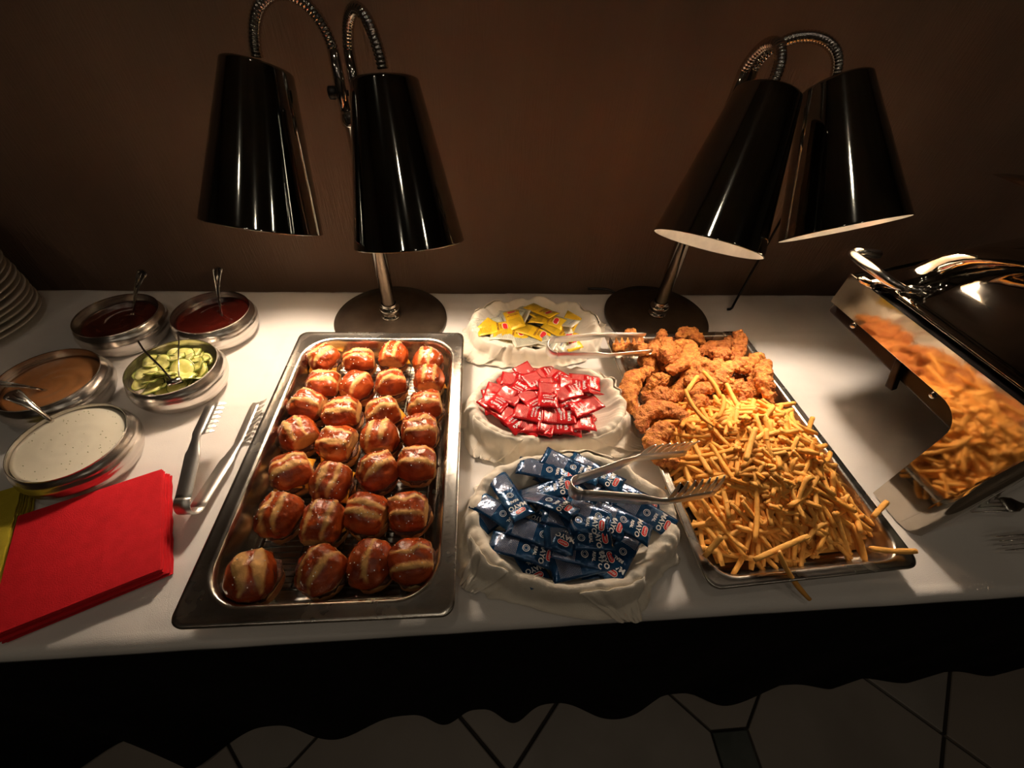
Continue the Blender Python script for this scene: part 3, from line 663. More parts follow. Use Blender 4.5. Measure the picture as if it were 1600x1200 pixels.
fork(at(1556, 852, .004), (.95, -.02, 0), 'steel fork with tines up, nearer of the two at the right edge', .006, .2)
# ---------------------------------------------------------------- chafing dish
CU = Vector((-.094, .9956, 0)); CF = Vector((.958, .287, 0)); CO = Vector((.6895, .246, 0)); CL_ = .354; CW = .62
def cp(s, w, z): v = CO+CU*s+CF*w; return Vector((v.x, v.y, z))
t = thing('chafing_dish', cp(.17, .3, 0), 'mirror-polished steel chafing dish with domed lid at the right', 'chafing dish')
# wrap-around polished band: side with the cut-out, rounded corner, front fascia
side = [(.017, 0), (.070, 0), (.074, .155)]
for k in range(1, 9): a = PI-PI/2*k/8; side.append((.116+.042*math.cos(a), .158+.040*math.sin(a)))
side += [(CL_, .198), (CL_, .256), (.0, .256), (.004, .17), (.010, .08)]
side = [cp(s, 0, z) for s, z in side]
MB().prism(side, CF.cross(Vector((0, 0, 1)))*-.0025).build('side_panel', m_mirror, t, smooth=False, bevel=.0008)
rs = []
for z, s0 in ((.001, .017), (.08, .010), (.17, .004), (.256, 0)):
    ring = []
    for k in range(7):
        a = k/6; c = cp(s0*(1-a)-.012*math.sin(a*PI/2), -.0006+.020*a*a+.001*math.sin(a*PI), z); ring.append(c)
    for k in range(1, 11): ring.append(cp(-.012, .020+(CW-.02)*k/10, z))
    rs.append(ring)
b = MB(); b.rings(rs, closed=False); b.rings([[v+Vector((.002, .004, 0)) for v in rr] for rr in rs], closed=False); b.build('front_fascia', m_mirror, t, fix=False)
MB().prism([cp(CL_, w, z) for w, z in ((0, .198), (.34, .198), (.34, 0), (.40, 0), (.40, .198), (CW-.05, .198), (CW-.05, 0), (CW, 0), (CW, .256), (0, .256))], CU*-.0025).build('rear_panel', m_mirror, t, smooth=False)
MB().prism([cp(s, .016, z) for s, z in ((.085, .160), (CL_+.004, .172), (CL_+.006, .25), (.03, .25), (.03, .18))], CF*(CW-.04)).build('water_pan', m_black, t, smooth=False, bevel=.003)
MB().prism([cp(s, .004, z) for s, z in ((.172, .150), (.186, .148), (.205, .195), (.192, .195))], CF*.014).build('latch', m_black, t, smooth=False, bevel=.002)
for s in (.13, .30): MB().lathe([(.0, .003), (.004, .0025), (.0055, 0)], cp(s, .0155, .182), 14, -CF).build('screw', m_steel, t)
# rim and domed lid
def foot(inset, z, n=9, r=.030, bl=0.0):
    # rounded parallelogram of the lid outline at a given inset
    s0, s1, w0, w1 = -.014+inset, CL_+.008-inset, -.008+inset, CW-inset
    r = max(.012, r); out = []
    for cs, cw, a0 in ((s1-r, w1-r, 0), (s1-r, w0+r, PI/2), (s0+r, w0+r, PI), (s0+r, w1-r, 3*PI/2)):
        for k in range(n+1):
            a = a0+PI/2*k/n; out.append((cs+r*math.cos(a), cw-r*math.sin(a)))
    m = []
    for i in range(len(out)):
        p, q_ = out[i], out[(i+1) % len(out)]; m += [p] if i % (n+1) != n else [(p[0]+(q_[0]-p[0])*f/8, p[1]+(q_[1]-p[1])*f/8) for f in range(8)]
    return [cp(a, w+bl*max(0, 1-w/.3)*((a-.10)/.24)**2, z) for a, w in m]
MB().rings([foot(i, z) for i, z in ((.012, .2555), (.002, .2555), (-.003, .2585), (-.0035, .263), (.001, .267), (.010, .268), (.012, .266))]).build('rim', m_mirror, t)
LP_ = ((.006, .267, 0), (.0085, .270, 0), (.010, .275, .006), (.0125, .281, .030), (.015, .288, .060), (.0185, .299, .074), (.023, .311, .078), (.0285, .323, .078), (.036, .335, .076), (.047, .346, .072), (.062, .356, .066), (.082, .364, .058), (.105, .370, .05), (.135, .374, .03), (.172, .376, .0))
lid = MB().rings([foot(i, z, r=.034+i*.55, bl=b_) for i, z, b_ in LP_], cap=(False, True)).build('lid', m_mirror, t)
hP = smooth_path([cp(.262, .008, .284), cp(.268, -.008, .287), cp(.285, -.021, .291), cp(.320, -.028, .294), cp(.355, -.021, .291), cp(.372, -.008, .287), cp(.378, .008, .284)], 36)
MB().tube(hP, [.0040+.0036*math.sin(PI*k/35) for k in range(36)], 14).build('handle', m_steel, lid)
for s in (.262, .378): MB().tube([cp(s, .007, .285), cp(s-.004, .03, .282), cp(s-.010, .06, .277)], [.006, .0065, .008], 14).build('handle_mount', m_steel, lid)
# ---------------------------------------------------------------- napkin-lined baskets
def basket(name, c, rx, ry, H, label, seed, corners, rot=0):
    t = thing(name, (c[0], c[1], 0), label, 'basket', rz=rot)
    k = lambda r, z: [Vector((rx*.90*r*math.cos(a), ry*.90*r*math.sin(a), z*.62)) for a in [2*PI*i/48 for i in range(48)]]
    MB().rings([k(.60, .002), (k(.66, .003)), k(.80, H*.6), k(.86, H-.010), k(.84, H-.011), k(.77, H*.6), k(.62, .006)], cap=(True, True)).build('basket_body', m_wicker, t, local=True)
    n = 420; prof = [(.0, .012), (.25, .012), (.45, .013), (.60, .017), (.70, .026), (.78, H*.66), (.835, H*.86), (.87, H*.97), (.90, H*1.02), (.935, H*1.0), (.965, H*.90), (.985, H*.74), (1.0, H*.55), (1.01, H*.38), (1.02, H*.22), (1.04, .008), (1.07, .0022), (1.10, .0018)]
    rs = []; nz = Vector((seed*7.7, 0, 0)); fr = random.Random(seed*13); FD = []; a_ = 0
    while a_ < 6.0: a_ += fr.uniform(.30, .85); FD.append((a_, fr.uniform(.25, 1), fr.uniform(.14, .34), fr.choice((-1, 1)), fr.uniform(-.5, .5)))
    def saw(a, q_):
        v = 0
        for aj, A_, w, sg, tw in FD:
            d = math.atan2(math.sin(a-aj-tw*(q_-.5)), math.cos(a-aj-tw*(q_-.5)))*sg; v += A_*(math.exp(-(d/w)**2) if d < 0 else math.exp(-(d/(w*.16))**2))
        return v
    for m_, (f, z) in enumerate(prof):
        ring = []; q_ = m_/(len(prof)-1)
        for i in range(n):
            a = 2*PI*i/n; u = Vector((math.cos(a), math.sin(a), 0)); sw = Vector((math.cos(a+q_*.35*math.sin(a*3+seed)), math.sin(a+q_*.35*math.sin(a*3+seed)), 0)); fold = fbm(u*1.6+nz, 1.9, 3); f2 = noise.noise(sw*4.2+nz+Vector((0, 0, q_*1.6))); f3 = noise.noise(sw*8.5+nz*2+Vector((0, 0, q_*2.4))); f2 = math.copysign(abs(f2)**.7, f2)
            rdg = 1-abs(f2)*2
            inn = 1 if m_ > 2 else m_/3
            rr = f+inn*(.034*fold+.030*f2*(.45 if q_ < .5 else 1)+(.007+.012*q_)*f3)*(1 if q_ < .75 else 1+(q_-.75)*1.2)
            zz = z+inn*(.010*fold*math.exp(-((q_-.45)/.25)**2)+.0026*rdg*math.exp(-((q_-.5)/.25)**2)+.0012*f3)
            sv = saw(a, q_)-.55; rr += inn*sv*(.012+.075*max(0, q_-.42)/.58*1.4)*(.6+.7*fold); zz += inn*sv*.0045*math.exp(-((q_-.48)/.2)**2)
            if q_ > .83:
                cn = 0
                for ca, cl in corners: dd = math.atan2(math.sin(a-ca), math.cos(a-ca)); cn += cl*math.exp(-(dd/.30)**2)
                rr += cn*(q_-.83)/.17; zz = max(.0016, zz*(1+.5*f2))+abs(f3)*.0016
            zz = max(zz, .0014)
            ring.append(Vector((rx*rr*u.x, ry*rr*u.y, zz)))
        rs.append(ring)
    b = MB(); b.rings(rs, cap=(True, False)); o = b.build('napkin_liner', m_linen, t, local=True, fix=True)
    md = o.modifiers.new('thickness', 'SOLIDIFY'); md.thickness = .0012; md.offset = 1
    # loose napkin corners folded down over the rim
    for ci, (ca_, cl) in enumerate(corners):
        wd = .42 if cl > .12 else .30; g = []; nn = 26
        for m_ in range(9, len(prof)):
            ring = []; tpr = (m_-9)/(len(prof)-10)
            for i in range(nn+1):
                a = ca_+wd*(1.0-.75*tpr)*(2*i/nn-1)+.10*tpr; k2 = int(round(a/(2*PI)*n)) % n; v = rs[m_][k2]; h_ = Vector((v.x, v.y, 0)).normalized()
                ring.append(v+h_*(.0042+.0025*noise.noise(Vector((i*.3, m_*.5, seed+ci)))+.003*tpr)+Vector((0, 0, .0022)))
            g.append(ring)
        f_ = MB().rings(g, closed=False).build('napkin_corner', m_linen, t, local=True, fix=False); md = f_.modifiers.new('thickness', 'SOLIDIFY'); md.thickness = .0012
    return t
BK = {'m': ((.140, .278), .160, .113, .052), 'k': ((.132, .497), .152, .096, .050), 'y': ((.136, .733), .150, .098, .046)}
basket('lined_basket', BK['y'][0], *BK['y'][1:], 'basket lined with a white napkin, farthest back, holding yellow packets', 3, [(-2.5, .20), (.35, .16), (2.4, .05)])
basket('lined_basket', BK['k'][0], *BK['k'][1:], 'basket lined with a white napkin, in the middle, holding red packets', 5, [(-2.35, .16), (-.7, .22), (.5, .04)])
basket('lined_basket', BK['m'][0], *BK['m'][1:], 'basket lined with a white napkin, nearest the front, holding blue packets', 8, [(-1.35, .10), (-2.6, .10), (1.3, .05)])
# ---------------------------------------------------------------- packets
def place_words(fx, fy, an=None):
    """fx, fy in -1..1 within the heap"""
    row = 'near edge' if fy < -.6 else 'near side' if fy < -.2 else 'middle' if fy < .2 else 'far side' if fy < .6 else 'far edge'
    cl = 'far left' if fx < -.6 else 'left' if fx < -.2 else 'centre' if fx < .2 else 'right' if fx < .6 else 'far right'
    o = ''
    if an is not None:
        d = math.degrees(an) % 180; o = ', ' + ('crosswise' if d < 22 or d > 158 else 'slanting right' if d < 68 else 'lengthwise' if d < 112 else 'slanting left')
    return row, cl, o
def hmesh(name, L, Wd, T, seed, mats, bend=0.0, twist=0.0):
    """pillow packet, long axis x, crimped ends; returns mesh and its top-surface function"""
    off = Vector((seed*3.3, 1.1, 0))
    def base(x, y): return bend*x*x+twist*x*y
    def thick(x, y):
        a = min(1, max(0, (1-abs(2*x/L))/.16)); c = max(0, 1-(abs(2*y/Wd))**2.4)
        return T*(a**.6)*(c**.6)
    def wr(x, y): return .0011*noise.noise(Vector((x, y, 0))*75+off)+.0006*noise.noise(Vector((x, y*.6, 0))*190+off)
    def topf(x, y): return base(x, y)+thick(x, y)*.5*(1+.35*noise.noise(Vector((x, y, 2))*48+off))+wr(x, y)+.0003
    def botf(x, y): return base(x, y)-thick(x, y)*.5+wr(x, y)-.0003
    nx, ny = 26, 10; V = []; N = ny+1
    for fn in (topf, botf):
        for i in range(nx+1):
            for j in range(N):
                x, y = L*(i/nx-.5), Wd*(j/ny-.5)
                e = .0005*math.sin(j*3.1+seed) if i in (0, nx) else 0
                V.append((x+e, y*(1-.05*math.sin(PI*i/nx)), fn(x, y)))
    M_ = (nx+1)*N; Fq = [(i*N+j, (i+1)*N+j, (i+1)*N+j+1, i*N+j+1) for i in range(nx) for j in range(ny)]
    Fc = Fq+[tuple(M_+k for k in reversed(f)) for f in Fq]; fm = [0]*len(Fq)+[1]*len(Fq)
    edge = [i*N for i in range(nx+1)]+[nx*N+j for j in range(1, N)]+[i*N+ny for i in range(nx-1, -1, -1)]+[j for j in range(ny-1, 0, -1)]
    Fc += [(edge[k], edge[k-1], edge[k-1]+M_, edge[k]+M_) for k in range(len(edge))]; fm += [0]*len(edge)
    me = mesh(name, V, Fc, mats, True, fm); uv = me.uv_layers.new(name='UVMap')
    for lp in me.loops:
        v = me.vertices[lp.vertex_index].co; uv.data[lp.index].uv = (v.x/L+.5, v.y/Wd+.5)
    return me, topf
def text_tris(body, size, bold=0.0, res=2):
    cu = bpy.data.curves.new('t', 'FONT'); cu.body = body; cu.size = size; cu.align_x = 'CENTER'; cu.align_y = 'CENTER'; cu.resolution_u = res; cu.offset = bold
    o = bpy.data.objects.new('t', cu); COL.objects.link(o); dg = bpy.context.evaluated_depsgraph_get(); me = bpy.data.meshes.new_from_object(o.evaluated_get(dg))
    bm = bmesh.new(); bm.from_mesh(me); bmesh.ops.subdivide_edges(bm, edges=[e for e in bm.edges if e.calc_length() > size*.35], cuts=1); bmesh.ops.triangulate(bm, faces=bm.faces)
    V = [v.co.copy() for v in bm.verts]; Fc = [tuple(v.index for v in f.verts) for f in bm.faces]; bm.free()
    bpy.data.objects.remove(o); bpy.data.curves.remove(cu); bpy.data.meshes.remove(me); return V, Fc
def capsule(hw, hh, n=10):
    V = [Vector((0, 0, 0))]; P = []
    for s, a0 in ((1, -PI/2), (-1, PI/2)):
        for k in range(n+1): a = a0+PI*k/n; P.append(Vector((s*(hw-hh)+hh*math.cos(a), hh*math.sin(a), 0)))
    V += P; m = len(P); return V, [(0, 1+k, 1+(k+1) % m) for k in range(m)]
def print_mesh(name, items, topf, m):
    """items: (V, F, x0, angle, lift, materialindex) laid onto the packet's top surface"""
    b = MB()
    for V, Fc, x0, y0, an, lift, mi in items:
        c, s = math.cos(an), math.sin(an); b.add([(x0+v.x*c-v.y*s, y0+v.x*s+v.y*c, topf(x0+v.x*c-v.y*s, y0+v.x*s+v.y*c)+lift) for v in V], Fc, mi)
    return mesh(name, b.V, b.F, m, False, b.m)
AN = -PI/2
TX = dict(mayo=text_tris('MAYO', .0098, .0003), real=text_tris('REAL', .0060, .0002), kraft=text_tris('KRAFT', .0036, .0001, 1), hunts=text_tris("Hunt's", .0088, .0003), ketch=text_tris('KETCHUP', .0046, .0001, 1),
          tomato=text_tris('TOMATO', .0040, .0001, 1), mus=text_tris('MUSTARD', .0058, .0002, 1), yel=text_tris('YELLOW', .0040, .0001, 1), ing=text_tris('INGREDIENTS:', .0034, .0001, 1))
def ring_tris(r0, r1, n=20):
    V = [Vector((r*math.cos(2*PI*k/n), r*math.sin(2*PI*k/n), 0)) for r in (r0, r1) for k in range(n)]
    return V, [(k, (k+1) % n, n+(k+1) % n, n+k) for k in range(n)]
BL, BWd = .094, .0335; KL, KW = .060, .0370; YL, YW = .078, .0370
blue, red, yel, wht = [], [], [], []
for s in range(4):
    me, f = hmesh('blue_packet', BL, BWd, .0058, s+1, [m_fblue, m_fblue], bend=(-1.5, 1.2, -3, .3)[s], twist=(.6, -1.2, 1.0, 0)[s])
    pr = [print_mesh('logo', [(*capsule(.0072, .0033), .036, 0, AN, .0004, 0), (*capsule(.0080, .0041), .036, 0, AN, .0003, 1)], f, [m_redink, m_white]),
          print_mesh('lettering', [(*TX['kraft'], .036, 0, AN, .0006, 0), (*TX['mayo'], .0265, 0, AN, .0005, 0), (*TX['real'], .0165, 0, AN, .0005, 0), (*ring_tris(.0042, .0050), .004, 0, 0, .0004, 0), (*ring_tris(.0024, .0029), .004, 0, 0, .0004, 0)], f, [m_white])]
    blue.append((me, pr))
    me, f = hmesh('red_packet', KL, KW, .0062, s+11, [m_fred, m_fred], bend=(-4, 5, -9, 2)[s], twist=(2, -3, 4, 0)[s])
    pr = [print_mesh('lettering', [(*TX['hunts'], .0185, 0, AN, .0005, 0), (*TX['tomato'], .0095, 0, AN, .0005, 0), (*TX['ketch'], .0040, 0, AN, .0005, 0)], f, [m_white])]
    red.append((me, pr))
    me, f = hmesh('yellow_packet', YL, YW, .0045, s+21, [m_fyel, m_fwht], bend=(-2, 2, -4, 1)[s], twist=(1, -2, 2, 0)[s])
    pr = [print_mesh('logo', [(*capsule(.0095, .0048), .021, 0, AN, .0004, 0), (*capsule(.0105, .0058), .021, 0, AN, .0003, 1)], f, [m_redink, m_white]),
          print_mesh('lettering', [(*TX['yel'], .0115, 0, AN, .0005, 0), (*TX['mus'], .005, 0, AN, .0005, 0)], f, [m_brownink])]
    yel.append((me, pr))
    me, f = hmesh('yellow_packet_back', YL, YW, .0045, s+31, [m_fwht, m_fyel], bend=(-2, 2, -3, 1)[s], twist=(1, -1, 2, 0)[s])
    wht.append((me, [print_mesh('lettering', [(*TX['ing'], .026, 0, AN, .0005, 0)], f, [m_navyink])]))
class HMap:                                          # resting-height map used to lay things on a heap without overlaps
    def __init__(s, x0, x1, y0, y1, f, c=.0025):
        s.c = c; s.x0, s.y0 = x0, y0; s.nx = int((x1-x0)/c)+1; s.ny = int((y1-y0)/c)+1
        s.h = np.array([[f(x0+i*c, y0+j*c) for j in range(s.ny)] for i in range(s.nx)])
    def idx(s, X, Y): return np.clip(((X-s.x0)/s.c+.5).astype(int), 0, s.nx-1), np.clip(((Y-s.y0)/s.c+.5).astype(int), 0, s.ny-1)
    @staticmethod
    def rest(S_, H, lim):
        """line through the upper hull edge that straddles 0"""
        best = None; L = [(a, b) for a, b in zip(S_, H) if a <= 0]; Rr = [(a, b) for a, b in zip(S_, H) if a > 0]
        # supporting line: minimise height at 0 subject to lying above all points
        hull = []
        for p in sorted(zip(S_, H)):
            while len(hull) >= 2 and (hull[-1][1]-hull[-2][1])*(p[0]-hull[-1][0]) <= (p[1]-hull[-1][1])*(hull[-1][0]-hull[-2][0]): hull.pop()
            hull.append(p)
        for a, b in zip(hull, hull[1:]):
            if a[0] <= 0 <= b[0]:
                m = (b[1]-a[1])/(b[0]-a[0]) if b[0] > a[0] else 0; m = max(-lim, min(lim, m)); return m, max(h-m*q for q, h in zip(S_, H))
        return 0, max(H)
    def lay(s, x, y, an, L, Wd, T, lim=.7, sink=0.0, cap=None):
        S_ = np.linspace(-L/2, L/2, 21); Tt = np.linspace(-Wd/2, Wd/2, max(3, int(Wd/s.c)+1)); SS, TT = np.meshgrid(S_, Tt, indexing='ij')
        c, sn = math.cos(an), math.sin(an); X = x+SS*c-TT*sn; Y = y+SS*sn+TT*c; I, J = s.idx(X, Y); H = s.h[I, J]
        ms, _ = s.rest(list(S_), list(H.max(1)), lim); H2 = H-ms*SS
        mt, b = s.rest(list(Tt), list(H2.max(0)), lim) if Wd > .012 else (0, float(H2.max()))
        b = float((H2-mt*TT).max()) if Wd > .012 else b
        b -= sink
        if cap and b > cap[0]: b, ms, mt = cap[0], cap[1], 0.0
        top = b+ms*SS+mt*TT+T
        np.maximum.at(s.h, (I, J), top)
        ax = Vector((c, sn, ms)).normalized(); ay = Vector((-sn, c, mt)).normalized(); az = ax.cross(ay).normalized(); ay = az.cross(ax)
        M4 = Matrix((ax, ay, az)).transposed().to_4x4(); M4.translation = Vector((x, y, b+T/2+TZ)); return M4
def lay_packets(bk, L, Wd, T, protos, hints, fill, color, seed, group, back=None):
    (cx, cy), rx, ry, H = BK[bk]; r = random.Random(seed)
    def base(x, y):
        q_ = math.hypot((x-cx)/rx, (y-cy)/ry)
        return .014 if q_ < .62 else (.014+(H*.92-.014)*min(1, (q_-.62)/.24) if q_ < .95 else H)
    hm = HMap(cx-rx-.02, cx+rx+.02, cy-ry-.02, cy+ry+.02, base)
    k = 0
    def place(x, y, an, v, bk_=False, label=None, lim=.45):
        nonlocal k
        qq = math.hypot((x-cx)/rx, (y-cy)/ry); M4 = hm.lay(x, y, an, L*.92, Wd*.8, T*.72, lim, T*.12, (H*(1.22-.62*qq*qq)+k*.00018, -.35*H/rx*((x-cx)/rx*math.cos(an)+(y-cy)/ry*math.sin(an))*1.3)); me, pr = (back if bk_ else protos)[v]
        o = obj(color+'_packet', me, None, M4)
        for p_ in pr: obj(p_.name.split('.')[0], p_, o)
        rw, cl_, o_ = place_words((x-cx)/rx*1.4, (y-cy)/ry*1.4, an); tag(o, label or ('%s packet%s at the %s of its heap, %s column%s' % (color, ' back' if bk_ else '', rw, cl_, o_) if k >= fill else '%s packet at the bottom of its heap, mostly hidden, %s %s' % (color, rw, cl_)), 'condiment packet', group); k += 1
    for i in range(fill):
        a = r.uniform(0, 6.28); q_ = math.sqrt(r.random())*.52; place(cx+rx*q_*math.cos(a), cy+ry*q_*math.sin(a), r.uniform(0, 6.28), r.randrange(4), back is not None and r.random() < .4)
    for h in hints:
        x1, y1, x2, y2 = h[:4]; z = .062; A = at(x1, y1, z); B = at(x2, y2, z); m = (A+B)/2
        dx, dy = m.x-cx, m.y-cy; q_ = math.hypot(dx/rx, dy/ry); lim_ = .66
        if q_ > lim_: m = Vector((cx+dx*lim_/q_, cy+dy*lim_/q_, 0))
        place(m.x, m.y, math.atan2(B.y-A.y, B.x-A.x), r.randrange(4), len(h) > 4 and h[4] == 'b', h[5] if len(h) > 5 else None)
    return hm
def cv(L, ox, oy, s): return [(ox+a/s, oy+b/s, ox+c/s, oy+d/s, *rest) for a, b, c, d, *rest in L]
M_ = cv([(340,620,420,760),(650,800,930,740),(640,640,880,700),(620,470,820,520),(120,430,270,300),(430,530,620,600),(690,400,980,540),(900,240,1210,400),(420,300,690,290),(190,370,380,500),
         (410,150,720,230),(470,330,650,440),(790,400,1170,570),(220,570,640,700),(580,590,890,600),(700,90,1000,270),(1000,340,1270,500,'f','blue packet at the right end of its heap, under the tips of the tongs'),(1060,540,940,760,'f','blue packet at the lower right of its heap pointing towards the camera'),
         (600,130,800,220,'f','blue packet on top at the back of its heap'),(270,200,430,480,'f','blue packet on top at the left of its heap, lettered end towards the camera')], 700, 680, 3.636)
K_ = cv([(560,760,620,830),(440,760,500,700),(590,640,640,700),(440,970,520,1010),(650,600,560,640),(930,660,1000,740),(190,680,220,850),(160,780,260,860),(530,1010,640,1040),(820,1030,920,1040),(400,620,560,640),(500,600,600,580),(680,560,820,640),(700,890,830,900),
         (290,590,460,560),(500,520,560,580),(590,560,740,520),(880,620,1050,640),(300,650,240,800),(450,700,300,850),(550,960,640,970),(670,970,830,980),(460,850,680,900),(770,680,970,700),(770,760,900,720),(880,970,1040,960),
         (330,860,460,980,'f','red packet on top at the near left of its heap'),(690,680,690,870,'f','red packet on top in the middle of its heap'),(1060,790,830,880,'f','large looking red packet on top at the near right of its heap')], 700, 450, 4.444)
Y_ = cv([(240,210,320,200,'b'),(140,270,220,310),(740,190,850,250,'b'),(870,290,940,370),(620,400,700,430,'b'),(230,380,480,420,'b'),(500,380,620,360,'b'),(380,280,500,290),(200,260,370,250),(560,330,790,390,'b'),(580,290,880,390,'b'),
         (480,250,720,330),(640,220,930,350),(540,170,840,260),(600,120,700,180),(470,240,440,150,'f','yellow packet with its red logo showing, standing at the back of its heap'),(200,330,460,360,'b','pale packet back printed with dense text, at the left of the yellow heap')], 700, 450, 4.444)
lay_packets('m', BL, BWd, .0062, blue, M_, 17, 'blue', 4, 'blue condiment packets in the near basket')
lay_packets('k', KL, KW, .0066, red, K_, 26, 'red', 9, 'red condiment packets in the middle basket')
lay_packets('y', YL, YW, .0050, yel, Y_, 18, 'yellow', 6, 'yellow condiment packets in the far basket', back=wht)
# ---------------------------------------------------------------- fried chicken
ca, sa = math.cos(PR[2]), math.sin(PR[2])
def loc_uv(x, y): dx, dy = x-PR[0], y-PR[1]; return dx*ca+dy*sa, -dx*sa+dy*ca
def panh(x, y):
    u, v = loc_uv(x, y); d = min(.1625-abs(u), .265-abs(v))
    if d < 0: return 0
    if d < .013: return .040
    if d < .028: return .040-(d-.013)/.015*.036
    return .004
hm = HMap(.24, .70, .13, .76, panh)
CK = ((996,500),(980,518),(965,534)), ((1043,498),(1040,512),(1035,522)), ((1064,514),(1084,507),(1115,523)), ((1005,511),(1003,529),(1019,541),(1032,529),(1026,514)), ((1045,520),(1045,545),(1030,552)), ((1097,538),(1120,527),(1142,523),(1156,509)), \
     ((1157,508),(1164,525),(1160,552)), ((1111,540),(1133,547),(1151,550)), ((1030,550),(1050,562),(1060,572)), ((1057,523),(1080,530),(1084,547),(1068,565),(1043,577)), ((1084,553),(1100,566),(1122,570),(1128,555)), ((1185,555),(1188,581),(1183,606)), ((1151,588),(1169,604),(1165,622)), \
     ((1124,577),(1147,570),(1170,565),(1187,550),(1200,541)), ((1043,592),(1063,594),(1084,577),(1090,560)), ((1084,610),(1106,599),(1125,590),(1140,580)), ((1138,592),(1151,604),(1150,622)), ((1194,592),(1212,597),(1212,626)), ((1016,600),(1034,583),(1045,592)), ((1027,563),(998,575),(989,597),(1003,628)), \
     ((1021,611),(1041,602),(1063,609)), ((1084,628),(1104,617),(1122,637)), ((1217,626),(1244,653),(1230,668)), ((1008,660),(1014,633),(1039,624),(1066,633),(1075,655)), ((1061,653),(1034,664),(1028,682),(1046,700),(1073,702)), ((1200,560),(1190,590),(1205,620)), ((1075,590),(1095,583),(1110,592))
CR = {0: .012, 1: .010, 2: .014, 13: .013, 19: .0155, 24: .0165, 9: .0155, 23: .016}
def tender(P, r0, seed):
    n, m = (72, 38) if r0 and seed < 50 else (40, 22); Q = smooth_path(P, n); off = Vector((seed*5.1, seed*2.3, 0)); rs = []; t0 = (Q[1]-Q[0]).normalized(); a = Vector((0, 0, 1)); a = (a-t0*a.dot(t0)).normalized()
    for i, p in enumerate(Q):
        f = i/(n-1); t = (Q[min(i+1, n-1)]-Q[max(i-1, 0)]).normalized(); a = (a-t*a.dot(t)).normalized(); b_ = t.cross(a)
        e = min(1, (math.sin(PI*min(1, max(0, f)))+.001)**.42); e = max(.12, e); rr = r0*e*(1+.22*noise.noise(Vector((f*4, seed, 0))))
        ring = []
        for k in range(m):
            q_ = 2*PI*k/m; d = a*math.cos(q_)*.86+b_*math.sin(q_)*1.12; v = p+d*rr
            c1 = fbm(v+off, 85, 4); c2 = noise.noise((v+off)*210); c3 = noise.noise((v+off)*430); vd = noise.voronoi((v+off)*150)[0][0]
            v = v+d.normalized()*(c1*.0046+max(0, c2)*.0030+c3*.0012+(.5-vd)*.0034); ring.append(v)
        rs.append(ring)
    b = MB().rings(rs, cap=(True, True)); return b
r = random.Random(21); nck = 0
def put_tender(P, r0, seed, label, grp):
    # drape the centre line over what is already there
    Q = smooth_path(P, 16); H = []
    for p in Q:
        X = np.array([p.x+dx for dx in (-r0*.6, 0, r0*.6) for _ in range(3)]); Y = np.array([p.y+dy for _ in range(3) for dy in (-r0*.6, 0, r0*.6)]); I, J = hm.idx(X, Y); H.append(float(hm.h[I, J].mean()*.6+hm.h[I, J].max()*.4))
    H = [max(H[max(0, i-3):i+4])*.6+.4*sum(H[max(0, i-3):i+4])/len(H[max(0, i-3):i+4]) for i in range(16)]
    H = [sum(H[max(0, i-3):i+4])/len(H[max(0, i-3):i+4]) for i in range(16)]
    R_ = [Vector((p.x, p.y, h+r0*.80)) for p, h in zip(Q, H)]
    for p in smooth_path(R_, 60):
        X = np.array([p.x+r0*.8*math.cos(a) for a in np.linspace(0, 6.28, 12)]+[p.x+r0*.4*math.cos(a) for a in np.linspace(0, 6.28, 8)]); Y = np.array([p.y+r0*.8*math.sin(a) for a in np.linspace(0, 6.28, 12)]+[p.y+r0*.4*math.sin(a) for a in np.linspace(0, 6.28, 8)])
        I, J = hm.idx(X, Y); np.maximum.at(hm.h, (I, J), p.z+r0*.55)
    o = tender(R_[::3]+[R_[-1]] if len(R_) % 3 != 1 else R_[::3], r0, seed).build('fried_chicken_tender', m_chick); return tag(o, label, 'fried chicken', grp)
low = 'craggy golden fried chicken tender low in the tray under other pieces'
for k in range(30):
    u = r.uniform(-.105, .105); v = r.uniform(-.03, .20); x = PR[0]+u*ca-v*sa; y = PR[1]+u*sa+v*ca; a = r.uniform(0, 6.28); cu = r.uniform(-.5, .5); l = .032
    put_tender([(x-l*math.cos(a), y-l*math.sin(a), 0), (x-l*.2*math.sin(a)*cu, y+l*.2*math.cos(a)*cu, 0), (x+l*math.cos(a+cu), y+l*math.sin(a+cu), 0)], r.uniform(.012, .015), 50+k, 'fried chicken tender low under other pieces, %s of the chicken, %s column' % place_words(u/.12, (v-.09)/.12)[:2], 'chicken tenders at the bottom of the tray')
CLAB = {0: 'fried chicken tender jutting up at the far left corner of the tray', 1: 'fried chicken piece tip just in front of the right lamp pole', 3: 'ring-curled fried chicken tender at the far left of the tray', 9: 'large C-shaped fried chicken tender near the back of the tray',
        6: 'fried chicken tender pointing up at the far right corner of the tray', 13: 'long fried chicken tender whose thin tip sticks out over the right rim', 19: 'hooked fried chicken tender along the left rim, just under the tongs', 24: 'curled fried chicken tender nearest the camera, half under fries',
        23: 'arched fried chicken tender along the left rim beside the red packets', 22: 'fried chicken tender among the fries at the right rim', 5: 'fried chicken tender along the back right rim of the tray'}
for k, pts in enumerate(CK):
    z = .062+.012*(.5 if k in (0, 2, 5, 6) else 1)
    P = [at(px, py, z) for px, py in pts]
    r0 = CR.get(k, .0138)
    uu, vv = loc_uv(P[len(P)//2].x, P[len(P)//2].y); rw, cl_, o_ = place_words(uu/.12, (vv-.13)/.12, math.atan2(P[-1].y-P[0].y, P[-1].x-P[0].x))
    put_tender(P, r0, k+1, CLAB.get(k, 'fried chicken tender on top, %s of the chicken, %s column%s' % (rw, cl_, o_)), 'fried chicken tenders on top of the heap')
